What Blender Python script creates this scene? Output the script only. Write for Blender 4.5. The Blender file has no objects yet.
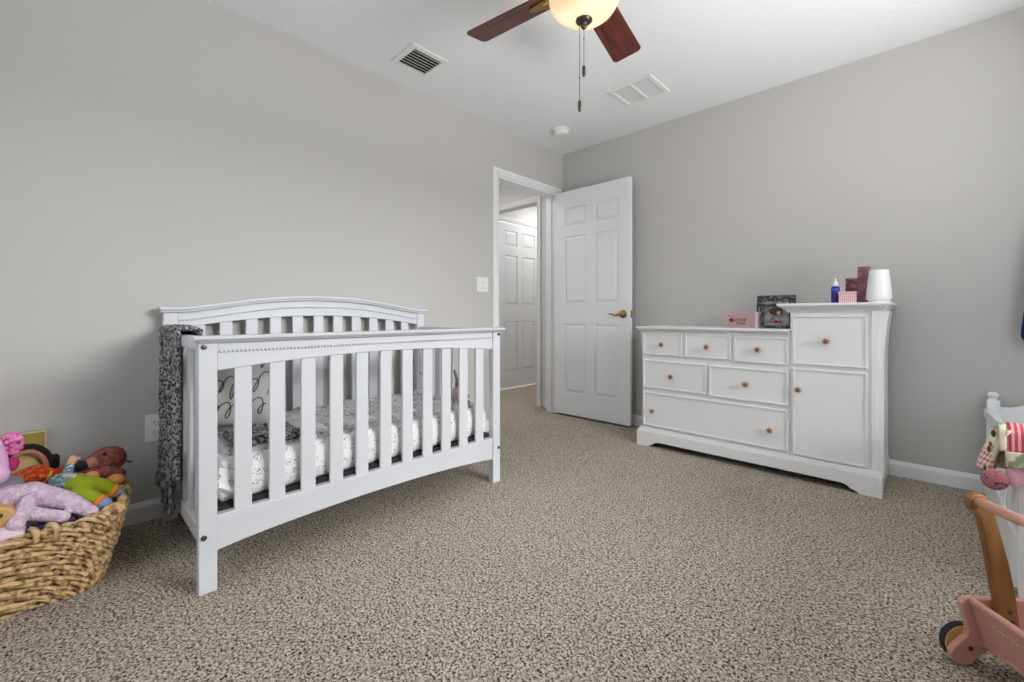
import bpy, bmesh, math, random
from mathutils import Vector, Matrix
random.seed(7)
C = bpy.context.scene.collection
sc = bpy.context.scene
PI = math.pi
R = math.radians

# ------------------------------------------------------------------ camera
cam = bpy.data.cameras.new('camera'); camo = bpy.data.objects.new('camera', cam); C.objects.link(camo)
camo.location = (0, 0, 0.915)
camo.rotation_euler = (R(90), 0, R(44.06))
cam.sensor_width = 36; cam.lens = 36 * 432 / 1024
cam.shift_y = -26 / 1024
cam.clip_start = 0.02
sc.camera = camo

# ------------------------------------------------------------------ world, lights, exposure
w = bpy.data.worlds.new('world'); sc.world = w; w.use_nodes = True
w.node_tree.nodes['Background'].inputs[0].default_value = (0.86, 0.93, 1.0, 1)
w.node_tree.nodes['Background'].inputs[1].default_value = 2.2
def area(name, loc, rot, sx, sy, e, col=(1, 1, 1)):
    l = bpy.data.lights.new(name, 'AREA'); l.shape = 'RECTANGLE'; l.size = sx; l.size_y = sy; l.energy = e; l.color = col
    o = bpy.data.objects.new(name, l); C.objects.link(o); o.location = loc; o.rotation_euler = rot
    return o
# side window daylight, plus added fill: ground bounce, rear window and hall
area('sky_side', (4.5, 2.9, 2.55), (R(80), 0, R(90)), 5.0, 0.9, 430, (0.98, 0.99, 1.0))        # open sky seen through the side window
area('ground_fill_side', (2.3, 1.8, 0.25), (R(128), 0, R(90)), 3.0, 1.4, 265, (1.0, 0.99, 0.97))  # added upward bounce to brighten the ceiling
area('sky_fill_rear', (-1.0, -1.6, 1.75), (R(90), 0, R(180)), 2.2, 1.2, 95, (0.98, 0.99, 1.0))  # added fill shining in through the added rear window
area('ground_fill_rear', (-1.0, -1.8, 0.35), (R(128), 0, R(180)), 2.6, 1.2, 370, (1.0, 0.99, 0.97))  # added upward fill from behind, lifts ceiling and far walls
area('hall_fill', (-3.2, 2.3, 2.38), (0, 0, 0), 0.5, 0.5, 6, (1.0, 0.98, 0.96))  # unseen light without a fixture, added to brighten the hall
area('hall_fill_far', (-3.2, 4.3, 2.38), (0, 0, 0), 0.4, 0.4, 7.5, (1.0, 0.98, 0.96))  # second added hall light, also out of view
sc.view_settings.view_transform = 'Standard'
sc.view_settings.look = 'None'
sc.view_settings.exposure = 0.33
sc.view_settings.gamma = 1.0
sc.view_settings.use_curve_mapping = False

# ------------------------------------------------------------------ materials
def lin(c):
    return tuple((v / 12.92 if v <= 0.04045 else ((v + 0.055) / 1.055) ** 2.4) for v in [x / 255 for x in c])
def mat(name, rgb, rough=0.5, metal=0.0, bump=None, var=None, spec=0.5, emit=None):
    """bump=(scale,strength,dist); var=(scale, rgb2, lo, hi)"""
    m = bpy.data.materials.new(name); m.use_nodes = True
    nt = m.node_tree; b = nt.nodes['Principled BSDF']
    b.inputs['Base Color'].default_value = (*lin(rgb), 1)
    b.inputs['Roughness'].default_value = rough
    b.inputs['Metallic'].default_value = metal
    b.inputs['Specular IOR Level'].default_value = spec
    if emit:
        b.inputs['Emission Color'].default_value = (*lin(emit[0]), 1); b.inputs['Emission Strength'].default_value = emit[1]
    tc = nt.nodes.new('ShaderNodeTexCoord')
    if var:
        n = nt.nodes.new('ShaderNodeTexNoise'); n.inputs['Scale'].default_value = var[0]; n.inputs['Detail'].default_value = 3
        nt.links.new(tc.outputs['Object'], n.inputs['Vector'])
        r = nt.nodes.new('ShaderNodeValToRGB')
        r.color_ramp.elements[0].position = var[2]; r.color_ramp.elements[0].color = (*lin(rgb), 1)
        r.color_ramp.elements[1].position = var[3]; r.color_ramp.elements[1].color = (*lin(var[1]), 1)
        nt.links.new(n.outputs['Fac'], r.inputs['Fac']); nt.links.new(r.outputs['Color'], b.inputs['Base Color'])
    if bump:
        n = nt.nodes.new('ShaderNodeTexNoise'); n.inputs['Scale'].default_value = bump[0]; n.inputs['Detail'].default_value = 3
        nt.links.new(tc.outputs['Object'], n.inputs['Vector'])
        k = nt.nodes.new('ShaderNodeBump'); k.inputs['Strength'].default_value = bump[1]; k.inputs['Distance'].default_value = bump[2]
        nt.links.new(n.outputs['Fac'], k.inputs['Height']); nt.links.new(k.outputs['Normal'], b.inputs['Normal'])
    return m

def carpet_mat():
    m = bpy.data.materials.new('carpet'); m.use_nodes = True
    nt = m.node_tree; b = nt.nodes['Principled BSDF']; b.inputs['Roughness'].default_value = 1; b.inputs['Specular IOR Level'].default_value = 0.05
    tc = nt.nodes.new('ShaderNodeTexCoord')
    n1 = nt.nodes.new('ShaderNodeTexNoise'); n1.inputs['Scale'].default_value = 140; n1.inputs['Detail'].default_value = 2.5; n1.inputs['Roughness'].default_value = 0.65
    n1.inputs['Distortion'].default_value = 0.6
    n2 = nt.nodes.new('ShaderNodeTexNoise'); n2.inputs['Scale'].default_value = 2.2; n2.inputs['Detail'].default_value = 2
    for n in (n1, n2): nt.links.new(tc.outputs['Object'], n.inputs['Vector'])
    r = nt.nodes.new('ShaderNodeValToRGB'); cr = r.color_ramp
    cr.elements[0].position = 0.36; cr.elements[0].color = (*lin((48, 39, 31)), 1)
    cr.elements[1].position = 0.64; cr.elements[1].color = (*lin((222, 212, 197)), 1)
    e = cr.elements.new(0.43); e.color = (*lin((116, 104, 90)), 1)
    e = cr.elements.new(0.50); e.color = (*lin((177, 165, 150)), 1)
    nt.links.new(n1.outputs['Fac'], r.inputs['Fac'])
    mx = nt.nodes.new('ShaderNodeMix'); mx.data_type = 'RGBA'; mx.blend_type = 'MULTIPLY'; mx.inputs['Factor'].default_value = 0.12
    nt.links.new(r.outputs['Color'], mx.inputs['A']); 
    r2 = nt.nodes.new('ShaderNodeValToRGB'); r2.color_ramp.elements[0].position = 0.35; r2.color_ramp.elements[1].position = 0.65
    r2.color_ramp.elements[0].color = (0.7, 0.7, 0.7, 1)
    nt.links.new(n2.outputs['Fac'], r2.inputs['Fac']); nt.links.new(r2.outputs['Color'], mx.inputs['B'])
    nt.links.new(mx.outputs['Result'], b.inputs['Base Color'])
    k = nt.nodes.new('ShaderNodeBump'); k.inputs['Strength'].default_value = 0.9; k.inputs['Distance'].default_value = 0.006
    nt.links.new(n1.outputs['Fac'], k.inputs['Height']); nt.links.new(k.outputs['Normal'], b.inputs['Normal'])
    return m

def wood_mat(name, c1, c2, scale=(3, 40, 40), rough=0.35):
    m = bpy.data.materials.new(name); m.use_nodes = True
    nt = m.node_tree; b = nt.nodes['Principled BSDF']; b.inputs['Roughness'].default_value = rough
    tc = nt.nodes.new('ShaderNodeTexCoord'); mp = nt.nodes.new('ShaderNodeMapping'); mp.inputs['Scale'].default_value = scale
    n = nt.nodes.new('ShaderNodeTexNoise'); n.inputs['Scale'].default_value = 1; n.inputs['Detail'].default_value = 4
    nt.links.new(tc.outputs['Object'], mp.inputs['Vector']); nt.links.new(mp.outputs['Vector'], n.inputs['Vector'])
    r = nt.nodes.new('ShaderNodeValToRGB')
    r.color_ramp.elements[0].position = 0.35; r.color_ramp.elements[0].color = (*lin(c1), 1)
    r.color_ramp.elements[1].position = 0.68; r.color_ramp.elements[1].color = (*lin(c2), 1)
    nt.links.new(n.outputs['Fac'], r.inputs['Fac']); nt.links.new(r.outputs['Color'], b.inputs['Base Color'])
    return m

def stripe_mat(name, c1, c2, axis, freq, duty=0.5, cross=False, rough=0.9):
    m = bpy.data.materials.new(name); m.use_nodes = True
    nt = m.node_tree; b = nt.nodes['Principled BSDF']; b.inputs['Roughness'].default_value = rough; b.inputs['Specular IOR Level'].default_value = 0.1
    tc = nt.nodes.new('ShaderNodeTexCoord'); sp = nt.nodes.new('ShaderNodeSeparateXYZ'); nt.links.new(tc.outputs['Object'], sp.inputs[0])
    def band(ax):
        a = nt.nodes.new('ShaderNodeMath'); a.operation = 'MULTIPLY'; a.inputs[1].default_value = freq; nt.links.new(sp.outputs[ax], a.inputs[0])
        f = nt.nodes.new('ShaderNodeMath'); f.operation = 'FRACT'; nt.links.new(a.outputs[0], f.inputs[0])
        g = nt.nodes.new('ShaderNodeMath'); g.operation = 'LESS_THAN'; g.inputs[1].default_value = duty; nt.links.new(f.outputs[0], g.inputs[0])
        return g
    g = band(axis)
    if cross:
        h = band('Z'); s = nt.nodes.new('ShaderNodeMath'); s.operation = 'ADD'; nt.links.new(g.outputs[0], s.inputs[0]); nt.links.new(h.outputs[0], s.inputs[1])
        q = nt.nodes.new('ShaderNodeMath'); q.operation = 'MULTIPLY'; q.inputs[1].default_value = 0.5; nt.links.new(s.outputs[0], q.inputs[0]); g = q
    mx = nt.nodes.new('ShaderNodeMix'); mx.data_type = 'RGBA'; mx.inputs['A'].default_value = (*lin(c2), 1); mx.inputs['B'].default_value = (*lin(c1), 1)
    nt.links.new(g.outputs[0], mx.inputs['Factor']); nt.links.new(mx.outputs['Result'], b.inputs['Base Color'])
    return m

def scribble_mat(name, base, ink, scale, width=0.025, amt=1.0, stretch=(1, 1, 1)):
    """cloth printed with thin looping pen lines: a contour of a noise field"""
    m = bpy.data.materials.new(name); m.use_nodes = True
    nt = m.node_tree; b = nt.nodes['Principled BSDF']; b.inputs['Roughness'].default_value = 0.9; b.inputs['Specular IOR Level'].default_value = 0.1
    tc = nt.nodes.new('ShaderNodeTexCoord'); mp = nt.nodes.new('ShaderNodeMapping'); mp.inputs['Scale'].default_value = stretch
    n = nt.nodes.new('ShaderNodeTexNoise'); n.inputs['Scale'].default_value = scale; n.inputs['Detail'].default_value = 1.0
    nt.links.new(tc.outputs['Object'], mp.inputs['Vector']); nt.links.new(mp.outputs['Vector'], n.inputs['Vector'])
    a = nt.nodes.new('ShaderNodeMath'); a.operation = 'SUBTRACT'; a.inputs[1].default_value = 0.5; nt.links.new(n.outputs['Fac'], a.inputs[0])
    c = nt.nodes.new('ShaderNodeMath'); c.operation = 'ABSOLUTE'; nt.links.new(a.outputs[0], c.inputs[0])
    d = nt.nodes.new('ShaderNodeMath'); d.operation = 'LESS_THAN'; d.inputs[1].default_value = width; nt.links.new(c.outputs[0], d.inputs[0])
    n2 = nt.nodes.new('ShaderNodeTexNoise'); n2.inputs['Scale'].default_value = scale * 0.45; nt.links.new(tc.outputs['Object'], n2.inputs['Vector'])
    g = nt.nodes.new('ShaderNodeMath'); g.operation = 'GREATER_THAN'; g.inputs[1].default_value = 0.5; nt.links.new(n2.outputs['Fac'], g.inputs[0])
    e = nt.nodes.new('ShaderNodeMath'); e.operation = 'MULTIPLY'; nt.links.new(d.outputs[0], e.inputs[0]); nt.links.new(g.outputs[0], e.inputs[1])
    e2 = nt.nodes.new('ShaderNodeMath'); e2.operation = 'MULTIPLY'; e2.inputs[1].default_value = amt; nt.links.new(e.outputs[0], e2.inputs[0])
    mx = nt.nodes.new('ShaderNodeMix'); mx.data_type = 'RGBA'; mx.inputs['A'].default_value = (*lin(base), 1); mx.inputs['B'].default_value = (*lin(ink), 1)
    nt.links.new(e2.outputs[0], mx.inputs['Factor']); nt.links.new(mx.outputs['Result'], b.inputs['Base Color'])
    return m

M = dict(
    wall=mat('wall_paint', (196, 193, 189), 0.85, bump=(220, 0.15, 0.002), spec=0.2),
    hallwall=mat('hall_paint', (222, 221, 218), 0.85, spec=0.2),
    ceil=mat('ceiling_paint', (236, 238, 240), 0.95, bump=(34, 0.55, 0.006), spec=0.1),
    trim=mat('trim_paint', (236, 237, 238), 0.4),
    doorp=mat('door_paint', (232, 233, 235), 0.42),
    crib=mat('crib_paint', (212, 213, 217), 0.38),
    dress=mat('dresser_paint', (238, 238, 238), 0.36),
    carpet=carpet_mat(),
    brass=mat('aged_brass', (150, 122, 66), 0.3, 1.0),
    nickel=mat('dark_nickel', (84, 80, 72), 0.4, 0.9),
    steel=mat('bolt_steel', (96, 96, 96), 0.4, 0.8),
    dark=mat('dark_gap', (30, 29, 28), 0.9),
    plastic=mat('white_plastic', (235, 235, 232), 0.4),
    shadowgrey=mat('slot_grey', (70, 68, 66), 0.8),
    ventgrey=mat('return_mesh', (222, 223, 224), 0.7),
    bladew=wood_mat('mahogany_blade', (44, 14, 10), (112, 38, 24), (3.5, 45, 45), 0.35),
    copper=mat('knob_copper', (138, 92, 62), 0.4, 0.2),
    petal=mat('knob_petal', (214, 172, 160), 0.4),
    knit=mat('grey_knit', (52, 53, 53), 1.0, bump=(160, 0.9, 0.006), var=(95, (176, 176, 174), 0.42, 0.62)),
    fringe=mat('grey_yarn', (70, 72, 72), 1.0, var=(60, (150, 150, 148), 0.4, 0.65)),
    sheet=scribble_mat('printed_sheet', (240, 240, 238), (104, 106, 110), 75, 0.022, 0.9, (1, 1, 0.8)),
    quiltgrey=scribble_mat('leaf_print', (205, 205, 203), (128, 130, 130), 30, 0.05, 0.8, (0.7, 1.6, 1)),
    pillow=mat('pillow_cloth', (214, 214, 208), 0.95, bump=(7, 0.6, 0.02)),
    ink=mat('ink', (52, 56, 64), 0.9),
    base_board=mat('mattress_board', (38, 37, 37), 0.9),
    bunnygrey=mat('grey_plush', (140, 136, 134), 1.0, bump=(120, 0.6, 0.004)),
    bunnypink=mat('dusty_pink_cloth', (196, 164, 168), 1.0),
    seagrass=mat('seagrass', (112, 78, 44), 0.75, bump=(130, 0.6, 0.004), var=(55, (218, 184, 134), 0.33, 0.56)),
    basketin=mat('basket_inside', (62, 42, 24), 0.9, bump=(90, 0.8, 0.006)),
    lilac=mat('lilac_plush', (206, 176, 196), 1.0, bump=(110, 0.9, 0.008), var=(60, (228, 206, 220), 0.4, 0.65)),
    lilacface=mat('pink_plush_face', (226, 176, 214), 0.95, bump=(60, 0.3, 0.003)),
    hotpink=mat('hot_pink_curls', (208, 92, 158), 1.0, bump=(70, 0.8, 0.006), var=(70, (238, 150, 200), 0.4, 0.6)),
    magenta=mat('magenta_cloth', (176, 36, 104), 0.9),
    orange=mat('orange_knit', (186, 58, 20), 1.0, bump=(80, 0.9, 0.006), var=(75, (232, 112, 52), 0.45, 0.6)),
    orangeflat=mat('orange_cloth', (200, 72, 30), 0.95),
    yellowtrim=mat('yellow_trim', (214, 172, 60), 0.9),
    olive=mat('olive_board', (168, 148, 70), 0.85, var=(9, (150, 132, 64), 0.35, 0.65)),
    cream=mat('cream_edge', (220, 206, 168), 0.8),
    mauve=mat('mauve_brown_plush', (128, 66, 58), 1.0, bump=(110, 0.9, 0.007), var=(70, (160, 96, 86), 0.4, 0.65)),
    muzzle=mat('muzzle_plush', (186, 122, 100), 1.0, bump=(90, 0.4, 0.004)),
    black=mat('black_cloth', (22, 20, 20), 0.85),
    tan=mat('tan_fur', (196, 164, 118), 1.0, bump=(80, 0.5, 0.004)),
    peach=mat('peach_plush', (222, 150, 90), 1.0, bump=(80, 0.5, 0.004)),
    skin=mat('doll_skin', (222, 178, 140), 0.9),
    floral=mat('blue_floral', (96, 132, 148), 0.95, var=(130, (206, 216, 214), 0.5, 0.6)),
    lime=mat('lime_overall', (146, 160, 24), 0.95, bump=(14, 0.4, 0.006)),
    bluegrey=mat('blue_grey_sole', (136, 146, 178), 0.95),
    cuff=mat('orange_cuff', (232, 132, 30), 0.9),
    patch=mat('pale_patch', (206, 212, 190), 0.95),
    birch=wood_mat('birch_toy', (196, 150, 90), (222, 184, 124), (14, 14, 3), 0.5),
    greycloth=mat('grey_cloth', (150, 148, 156), 0.95),
    purple=mat('dark_purple', (60, 52, 84), 0.95, var=(90, (150, 150, 190), 0.55, 0.65)),
    pinkcloth=mat('pale_pink_cloth', (238, 206, 220), 0.95, bump=(14, 0.5, 0.01)),
    hairbrown=mat('brown_hair_photo', (84, 50, 30), 0.7),
    walkpink=mat('walker_pink', (204, 150, 136), 0.5),
    walkrod=mat('walker_rod_pink', (222, 164, 144), 0.45),
    walkwood=wood_mat('walker_wood', (122, 82, 42), (152, 108, 60), (30, 30, 5), 0.45),
    walkedge=mat('walker_wood_edge', (214, 176, 118), 0.6),
    script=mat('pale_script', (226, 196, 180), 0.6),
    rubber=mat('black_rubber', (24, 26, 30), 0.7),
    boxpink=mat('box_pink', (196, 160, 160), 0.7),
    boxlilac=mat('box_side', (226, 206, 212), 0.7),
    maroon=mat('maroon_print', (92, 20, 30), 0.8),
    taupe=mat('taupe_print', (88, 66, 62), 0.8),
    frame=mat('pewter_frame', (60, 62, 62), 0.35, 0.5, bump=(70, 0.9, 0.006), var=(60, (150, 152, 150), 0.5, 0.66)),
    photo=mat('photo_paper', (176, 176, 174), 0.6, var=(30, (120, 122, 124), 0.42, 0.6)),
    photored=mat('photo_red', (150, 24, 36), 0.6),
    photoskin=mat('photo_skin', (214, 180, 158), 0.6),
    navy=mat('bottle_blue', (34, 26, 128), 0.3),
    bluelabel=mat('bottle_label', (74, 68, 176), 0.5),
    vase=mat('white_ceramic', (240, 240, 240), 0.25),
    winebox=mat('wine_box', (104, 38, 52), 0.6, var=(50, (142, 96, 104), 0.45, 0.6)),
    mauvebox=mat('mauve_box', (124, 76, 92), 0.6, var=(30, (150, 108, 120), 0.4, 0.65)),
    garment=mat('navy_garment', (20, 34, 104), 0.9),
    gingham=stripe_mat('pink_gingham_box', (214, 140, 148), (244, 222, 220), 'X', 120, 0.5, True),
    qstripe=stripe_mat('pink_stripe_quilt', (186, 78, 90), (230, 158, 160), 'X', 75, 0.5),
    qging=stripe_mat('pink_gingham_quilt', (196, 110, 116), (240, 222, 206), 'Y', 60, 0.5, True),
    qcream=mat('cream_quilt', (222, 212, 184), 0.95, var=(28, (150, 164, 132), 0.56, 0.62), bump=(20, 0.3, 0.006)),
    qpolka=mat('rose_polka', (176, 112, 118), 0.95, var=(85, (96, 40, 52), 0.58, 0.62)),
    qpink=mat('soft_pink_lining', (232, 180, 192), 0.95),
    teddy=mat('teddy_brown', (166, 112, 60), 0.95),
    qred=mat('quilt_red', (176, 56, 52), 0.95),
    qgreen=mat('quilt_green', (70, 98, 72), 0.95),
    bedwhite=mat('bed_paint', (240, 241, 242), 0.4),
    linen=mat('white_linen', (238, 238, 238), 0.95, bump=(8, 0.5, 0.01)),
)
def bowl_mat():
    m = bpy.data.materials.new('alabaster_glass'); m.use_nodes = True; nt = m.node_tree; nt.nodes.clear()
    out = nt.nodes.new('ShaderNodeOutputMaterial'); tr = nt.nodes.new('ShaderNodeBsdfTranslucent'); df = nt.nodes.new('ShaderNodeBsdfPrincipled')
    tr.inputs[0].default_value = (1.0, 0.88, 0.68, 1); df.inputs['Base Color'].default_value = (*lin((226, 206, 170)), 1); df.inputs['Roughness'].default_value = 0.25
    df.inputs['Emission Color'].default_value = (*lin((255, 226, 176)), 1); df.inputs['Emission Strength'].default_value = 0.12
    mx = nt.nodes.new('ShaderNodeMixShader'); mx.inputs[0].default_value = 0.968
    tc = nt.nodes.new('ShaderNodeTexCoord'); n = nt.nodes.new('ShaderNodeTexNoise'); n.inputs['Scale'].default_value = 14; n.inputs['Distortion'].default_value = 1.5
    r = nt.nodes.new('ShaderNodeValToRGB'); r.color_ramp.elements[0].color = (0.75, 0.58, 0.38, 1); r.color_ramp.elements[1].color = (1, 0.93, 0.78, 1)
    nt.links.new(tc.outputs['Object'], n.inputs['Vector']); nt.links.new(n.outputs['Fac'], r.inputs['Fac']); nt.links.new(r.outputs['Color'], tr.inputs[0])
    nt.links.new(tr.outputs[0], mx.inputs[1]); nt.links.new(df.outputs[0], mx.inputs[2]); nt.links.new(mx.outputs[0], out.inputs[0])
    return m
M['bowl'] = bowl_mat()

# ------------------------------------------------------------------ mesh helpers
ORG = Vector((0, 0, 0))       # parts are drawn in room metres and stored relative to their thing's base
def obj(name, bm, m, parent=None, bevel=0, smooth=False, seg=2):
    me = bpy.data.meshes.new(name)
    if parent is not None:
        r = parent
        while r.parent: r = r.parent
        if r.get('_o'):
            for v in bm.verts: v.co -= Vector(r['_o'])
    bmesh.ops.recalc_face_normals(bm, faces=bm.faces)
    bm.to_mesh(me); bm.free()
    for mm in (m if isinstance(m, (list, tuple)) else [m]): me.materials.append(M[mm] if isinstance(mm, str) else mm)
    o = bpy.data.objects.new(name, me); C.objects.link(o)
    if parent is not None: o.parent = parent
    if smooth:
        for p in me.polygons: p.use_smooth = True
    if bevel:
        b = o.modifiers.new('bevel', 'BEVEL'); b.width = bevel; b.segments = seg; b.limit_method = 'ANGLE'; b.angle_limit = R(50)
    return o
def thing(name, label, cat, loc=(0, 0, 0), rotz=0, group=None, local=False):
    o = bpy.data.objects.new(name, None); C.objects.link(o); o.location = loc; o.rotation_euler = (0, 0, rotz); o.empty_display_size = 0.1
    o['label'] = label; o['category'] = cat
    if group: o['group'] = group
    if not local: o['_o'] = list(loc)
    return o
def tag(o, label, cat, group=None):
    o['label'] = label; o['category'] = cat
    if group: o['group'] = group
    return o
def struct(name, bm, m, bevel=0, **k):
    o = obj(name, bm, m, None, bevel, **k); o['kind'] = 'structure'; return o
def B(): return bmesh.new()
def box(bm, x0, x1, y0, y1, z0, z1, mi=0):
    vs = [bm.verts.new(c) for c in ((x0,y0,z0),(x1,y0,z0),(x1,y1,z0),(x0,y1,z0),(x0,y0,z1),(x1,y0,z1),(x1,y1,z1),(x0,y1,z1))]
    for f in ((0,3,2,1),(4,5,6,7),(0,1,5,4),(1,2,6,5),(2,3,7,6),(3,0,4,7)):
        fc = bm.faces.new([vs[i] for i in f]); fc.material_index = mi
    return bm
def bx(*a): return box(B(), *a)
def prism(bm, pts, axis, a0, a1, mi=0):
    """polygon pts extruded along axis. axis 'x': pts=(y,z); 'y': pts=(x,z); 'z': pts=(x,y)"""
    def mk(p, a):
        return {'x': (a, p[0], p[1]), 'y': (p[0], a, p[1]), 'z': (p[0], p[1], a)}[axis]
    v0 = [bm.verts.new(mk(p, a0)) for p in pts]; v1 = [bm.verts.new(mk(p, a1)) for p in pts]
    n = len(pts)
    f = bm.faces.new(v0); f.material_index = mi; f = bm.faces.new(v1[::-1]); f.material_index = mi
    for i in range(n):
        f = bm.faces.new((v0[i], v0[(i+1) % n], v1[(i+1) % n], v1[i])); f.material_index = mi
    return bm
def strip(bm, prof, axis, a0, a1, mi=0):
    """prof = [(u, zlo, zhi)...] as quads, extruded along axis ('x': u=y, 'y': u=x)"""
    def mk(u, z, a): return (a, u, z) if axis == 'x' else (u, a, z)
    rows = [[bm.verts.new(mk(u, zl, a0)), bm.verts.new(mk(u, zh, a0)), bm.verts.new(mk(u, zh, a1)), bm.verts.new(mk(u, zl, a1))] for u, zl, zh in prof]
    for r, s in zip(rows, rows[1:]):
        for i in range(4):
            f = bm.faces.new((r[i], r[(i+1) % 4], s[(i+1) % 4], s[i])); f.material_index = mi
    bm.faces.new(rows[0]); bm.faces.new(rows[-1][::-1])
    return bm
def tube(bm, pts, r, n=8, caps=True, mi=0):
    """tube along pts; r number or list"""
    pts = [Vector(p) for p in pts]; rs = r if isinstance(r, (list, tuple)) else [r] * len(pts)
    rings = []; up = None
    for i, p in enumerate(pts):
        t = (pts[min(i+1, len(pts)-1)] - pts[max(i-1, 0)]).normalized()
        if up is None: up = Vector((0, 0, 1)) if abs(t.z) < 0.9 else Vector((1, 0, 0))
        a = t.cross(up)
        if a.length < 1e-5: a = t.orthogonal()
        a.normalize(); b = a.cross(t).normalized(); up = b
        rings.append([bm.verts.new(p + rs[i] * (math.cos(2*PI*k/n) * a + math.sin(2*PI*k/n) * b)) for k in range(n)])
    for q, s in zip(rings, rings[1:]):
        for k in range(n):
            f = bm.faces.new((q[k], q[(k+1) % n], s[(k+1) % n], s[k])); f.material_index = mi
    if caps: 
        f = bm.faces.new(rings[0]); f.material_index = mi; f = bm.faces.new(rings[-1][::-1]); f.material_index = mi
    return bm
def capsule(bm, p0, p1, r0, r1, n=14):
    p0 = Vector(p0); p1 = Vector(p1); d = (p1 - p0)
    t = d.normalized() if d.length > 1e-6 else Vector((0, 0, 1))
    pts = []; rs = []
    for k in range(1, 6): a = PI/2 * k/6; pts.append(p0 - t * r0 * math.cos(a)); rs.append(r0 * math.sin(a))
    pts.append(p0); rs.append(r0)
    if d.length > 1e-6: pts.append(p1); rs.append(r1)
    for k in range(5, 0, -1): a = PI/2 * k/6; pts.append(p1 + t * r1 * math.cos(a)); rs.append(r1 * math.sin(a))
    return tube(bm, pts, rs, n)
def lathe(bm, prof, c, n=32, axis='z', mi=0):
    rings = []
    for r, h in prof:
        ring = []
        for k in range(n):
            a = 2*PI*k/n; x, y = r*math.cos(a), r*math.sin(a)
            ring.append(bm.verts.new({'z': (c[0]+x, c[1]+y, c[2]+h), 'y': (c[0]+x, c[1]+h, c[2]+y), 'x': (c[0]+h, c[1]+x, c[2]+y)}[axis]))
        rings.append(ring)
    for q, s in zip(rings, rings[1:]):
        for k in range(n):
            f = bm.faces.new((q[k], q[(k+1) % n], s[(k+1) % n], s[k])); f.material_index = mi
    f = bm.faces.new(rings[0]); f.material_index = mi; f = bm.faces.new(rings[-1][::-1]); f.material_index = mi
    return bm
def sph(bm, c, r, s=(1, 1, 1), u=16, v=10, rot=None):
    g = bmesh.ops.create_uvsphere(bm, u_segments=u, v_segments=v, radius=r)
    mt = Matrix.Translation(c) @ (rot or Matrix()) @ Matrix.Diagonal((*s, 1))
    bmesh.ops.transform(bm, matrix=mt, verts=g['verts']); return bm
def plush(name, caps_, m, parent=None, vox=0.006, extra=None):
    bm = B()
    for c in caps_: capsule(bm, *c)
    if extra: extra(bm)
    o = obj(name, bm, m, parent, smooth=True)
    r = o.modifiers.new('remesh', 'REMESH'); r.mode = 'VOXEL'; r.voxel_size = vox; r.use_smooth_shade = True
    s = o.modifiers.new('smooth', 'SMOOTH'); s.iterations = 5; s.factor = 0.6
    return o
def text_mesh(name, body, size, m, parent, mtx, shear=0.0, depth=0.0006):
    cu = bpy.data.curves.new(name, 'FONT'); cu.body = body; cu.size = size; cu.extrude = depth; cu.shear = shear; cu.align_x = 'CENTER'; cu.align_y = 'CENTER'
    to = bpy.data.objects.new('tmp_text', cu); C.objects.link(to)
    dg = bpy.context.evaluated_depsgraph_get(); dg.update()
    me = bpy.data.meshes.new_from_object(to.evaluated_get(dg)); bpy.data.objects.remove(to)
    me.transform(mtx)
    bm = B(); bm.from_mesh(me)
    return obj(name, bm, m, parent)

# ------------------------------------------------------------------ the room
XL, XR, YB, YR, ZC = -2.514, 1.0, 3.296, -0.75, 2.44
WT = 0.115
struct('floor', bx(-4.6, XR+.1, YR-.1, 5.4, -0.05, 0), 'carpet')
struct('ceiling', bx(-4.6, XR+.1, YR-.1, 5.4, ZC, ZC+.05), 'ceil')
bm = B(); D0, D1, DZ = 2.43, 3.20, 2.045            # left wall with the doorway
box(bm, XL-WT, XL, YR-.1, D0, 0, ZC); box(bm, XL-WT, XL, D1, YB+.1, 0, ZC); box(bm, XL-WT, XL, D0, D1, DZ, ZC)
struct('wall_left', bm, 'wall')
struct('wall_back', bx(XL, XR+.1, YB, YB+.1, 0, ZC), 'wall')
bm = B(); W0, W1, WZ0, WZ1 = 0.95, 2.45, 0.82, 2.02   # side window
box(bm, XR, XR+.14, YR-.1, W0, 0, ZC); box(bm, XR, XR+.14, W1, YB+.1, 0, ZC); box(bm, XR, XR+.14, W0, W1, 0, WZ0); box(bm, XR, XR+.14, W0, W1, WZ1, ZC)
struct('wall_right', bm, 'wall')
bm = B(); V0, V1 = -1.8, -0.2  # opening for the rear window added to let fill light in
box(bm, XL-.1, V0, YR-.14, YR, 0, ZC); box(bm, V1, XR+.1, YR-.14, YR, 0, ZC); box(bm, V0, V1, YR-.14, YR, 0, WZ0); box(bm, V0, V1, YR-.14, YR, WZ1, ZC)
struct('wall_rear', bm, 'wall')
def window(name, axis, at, a0, a1):
    bm = B()
    def bb(u0, u1, t0, t1, z0, z1):
        if axis == 'x': box(bm, at+t0, at+t1, u0, u1, z0, z1)
        else: box(bm, u0, u1, at-t1, at-t0, z0, z1)
    e = 0.001
    for u0, u1, z0, z1 in ((a0+e, a0+.04, WZ0+e, WZ1-e), (a1-.04, a1-e, WZ0+e, WZ1-e), (a0+.04, a1-.04, WZ0+e, WZ0+.04), (a0+.04, a1-.04, WZ1-.04, WZ1-e), (a0+.04, a1-.04, (WZ0+WZ1)/2-.018, (WZ0+WZ1)/2+.018)):
        bb(u0, u1, .05, .09, z0, z1)
    o = struct(name, bm, 'trim', 0.002)
    return o
window('window_1', 'x', XR, W0, W1); window('window_rear_added', 'y', YR, V0, V1)  # the rear one is unseen, added for fill light
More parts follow.
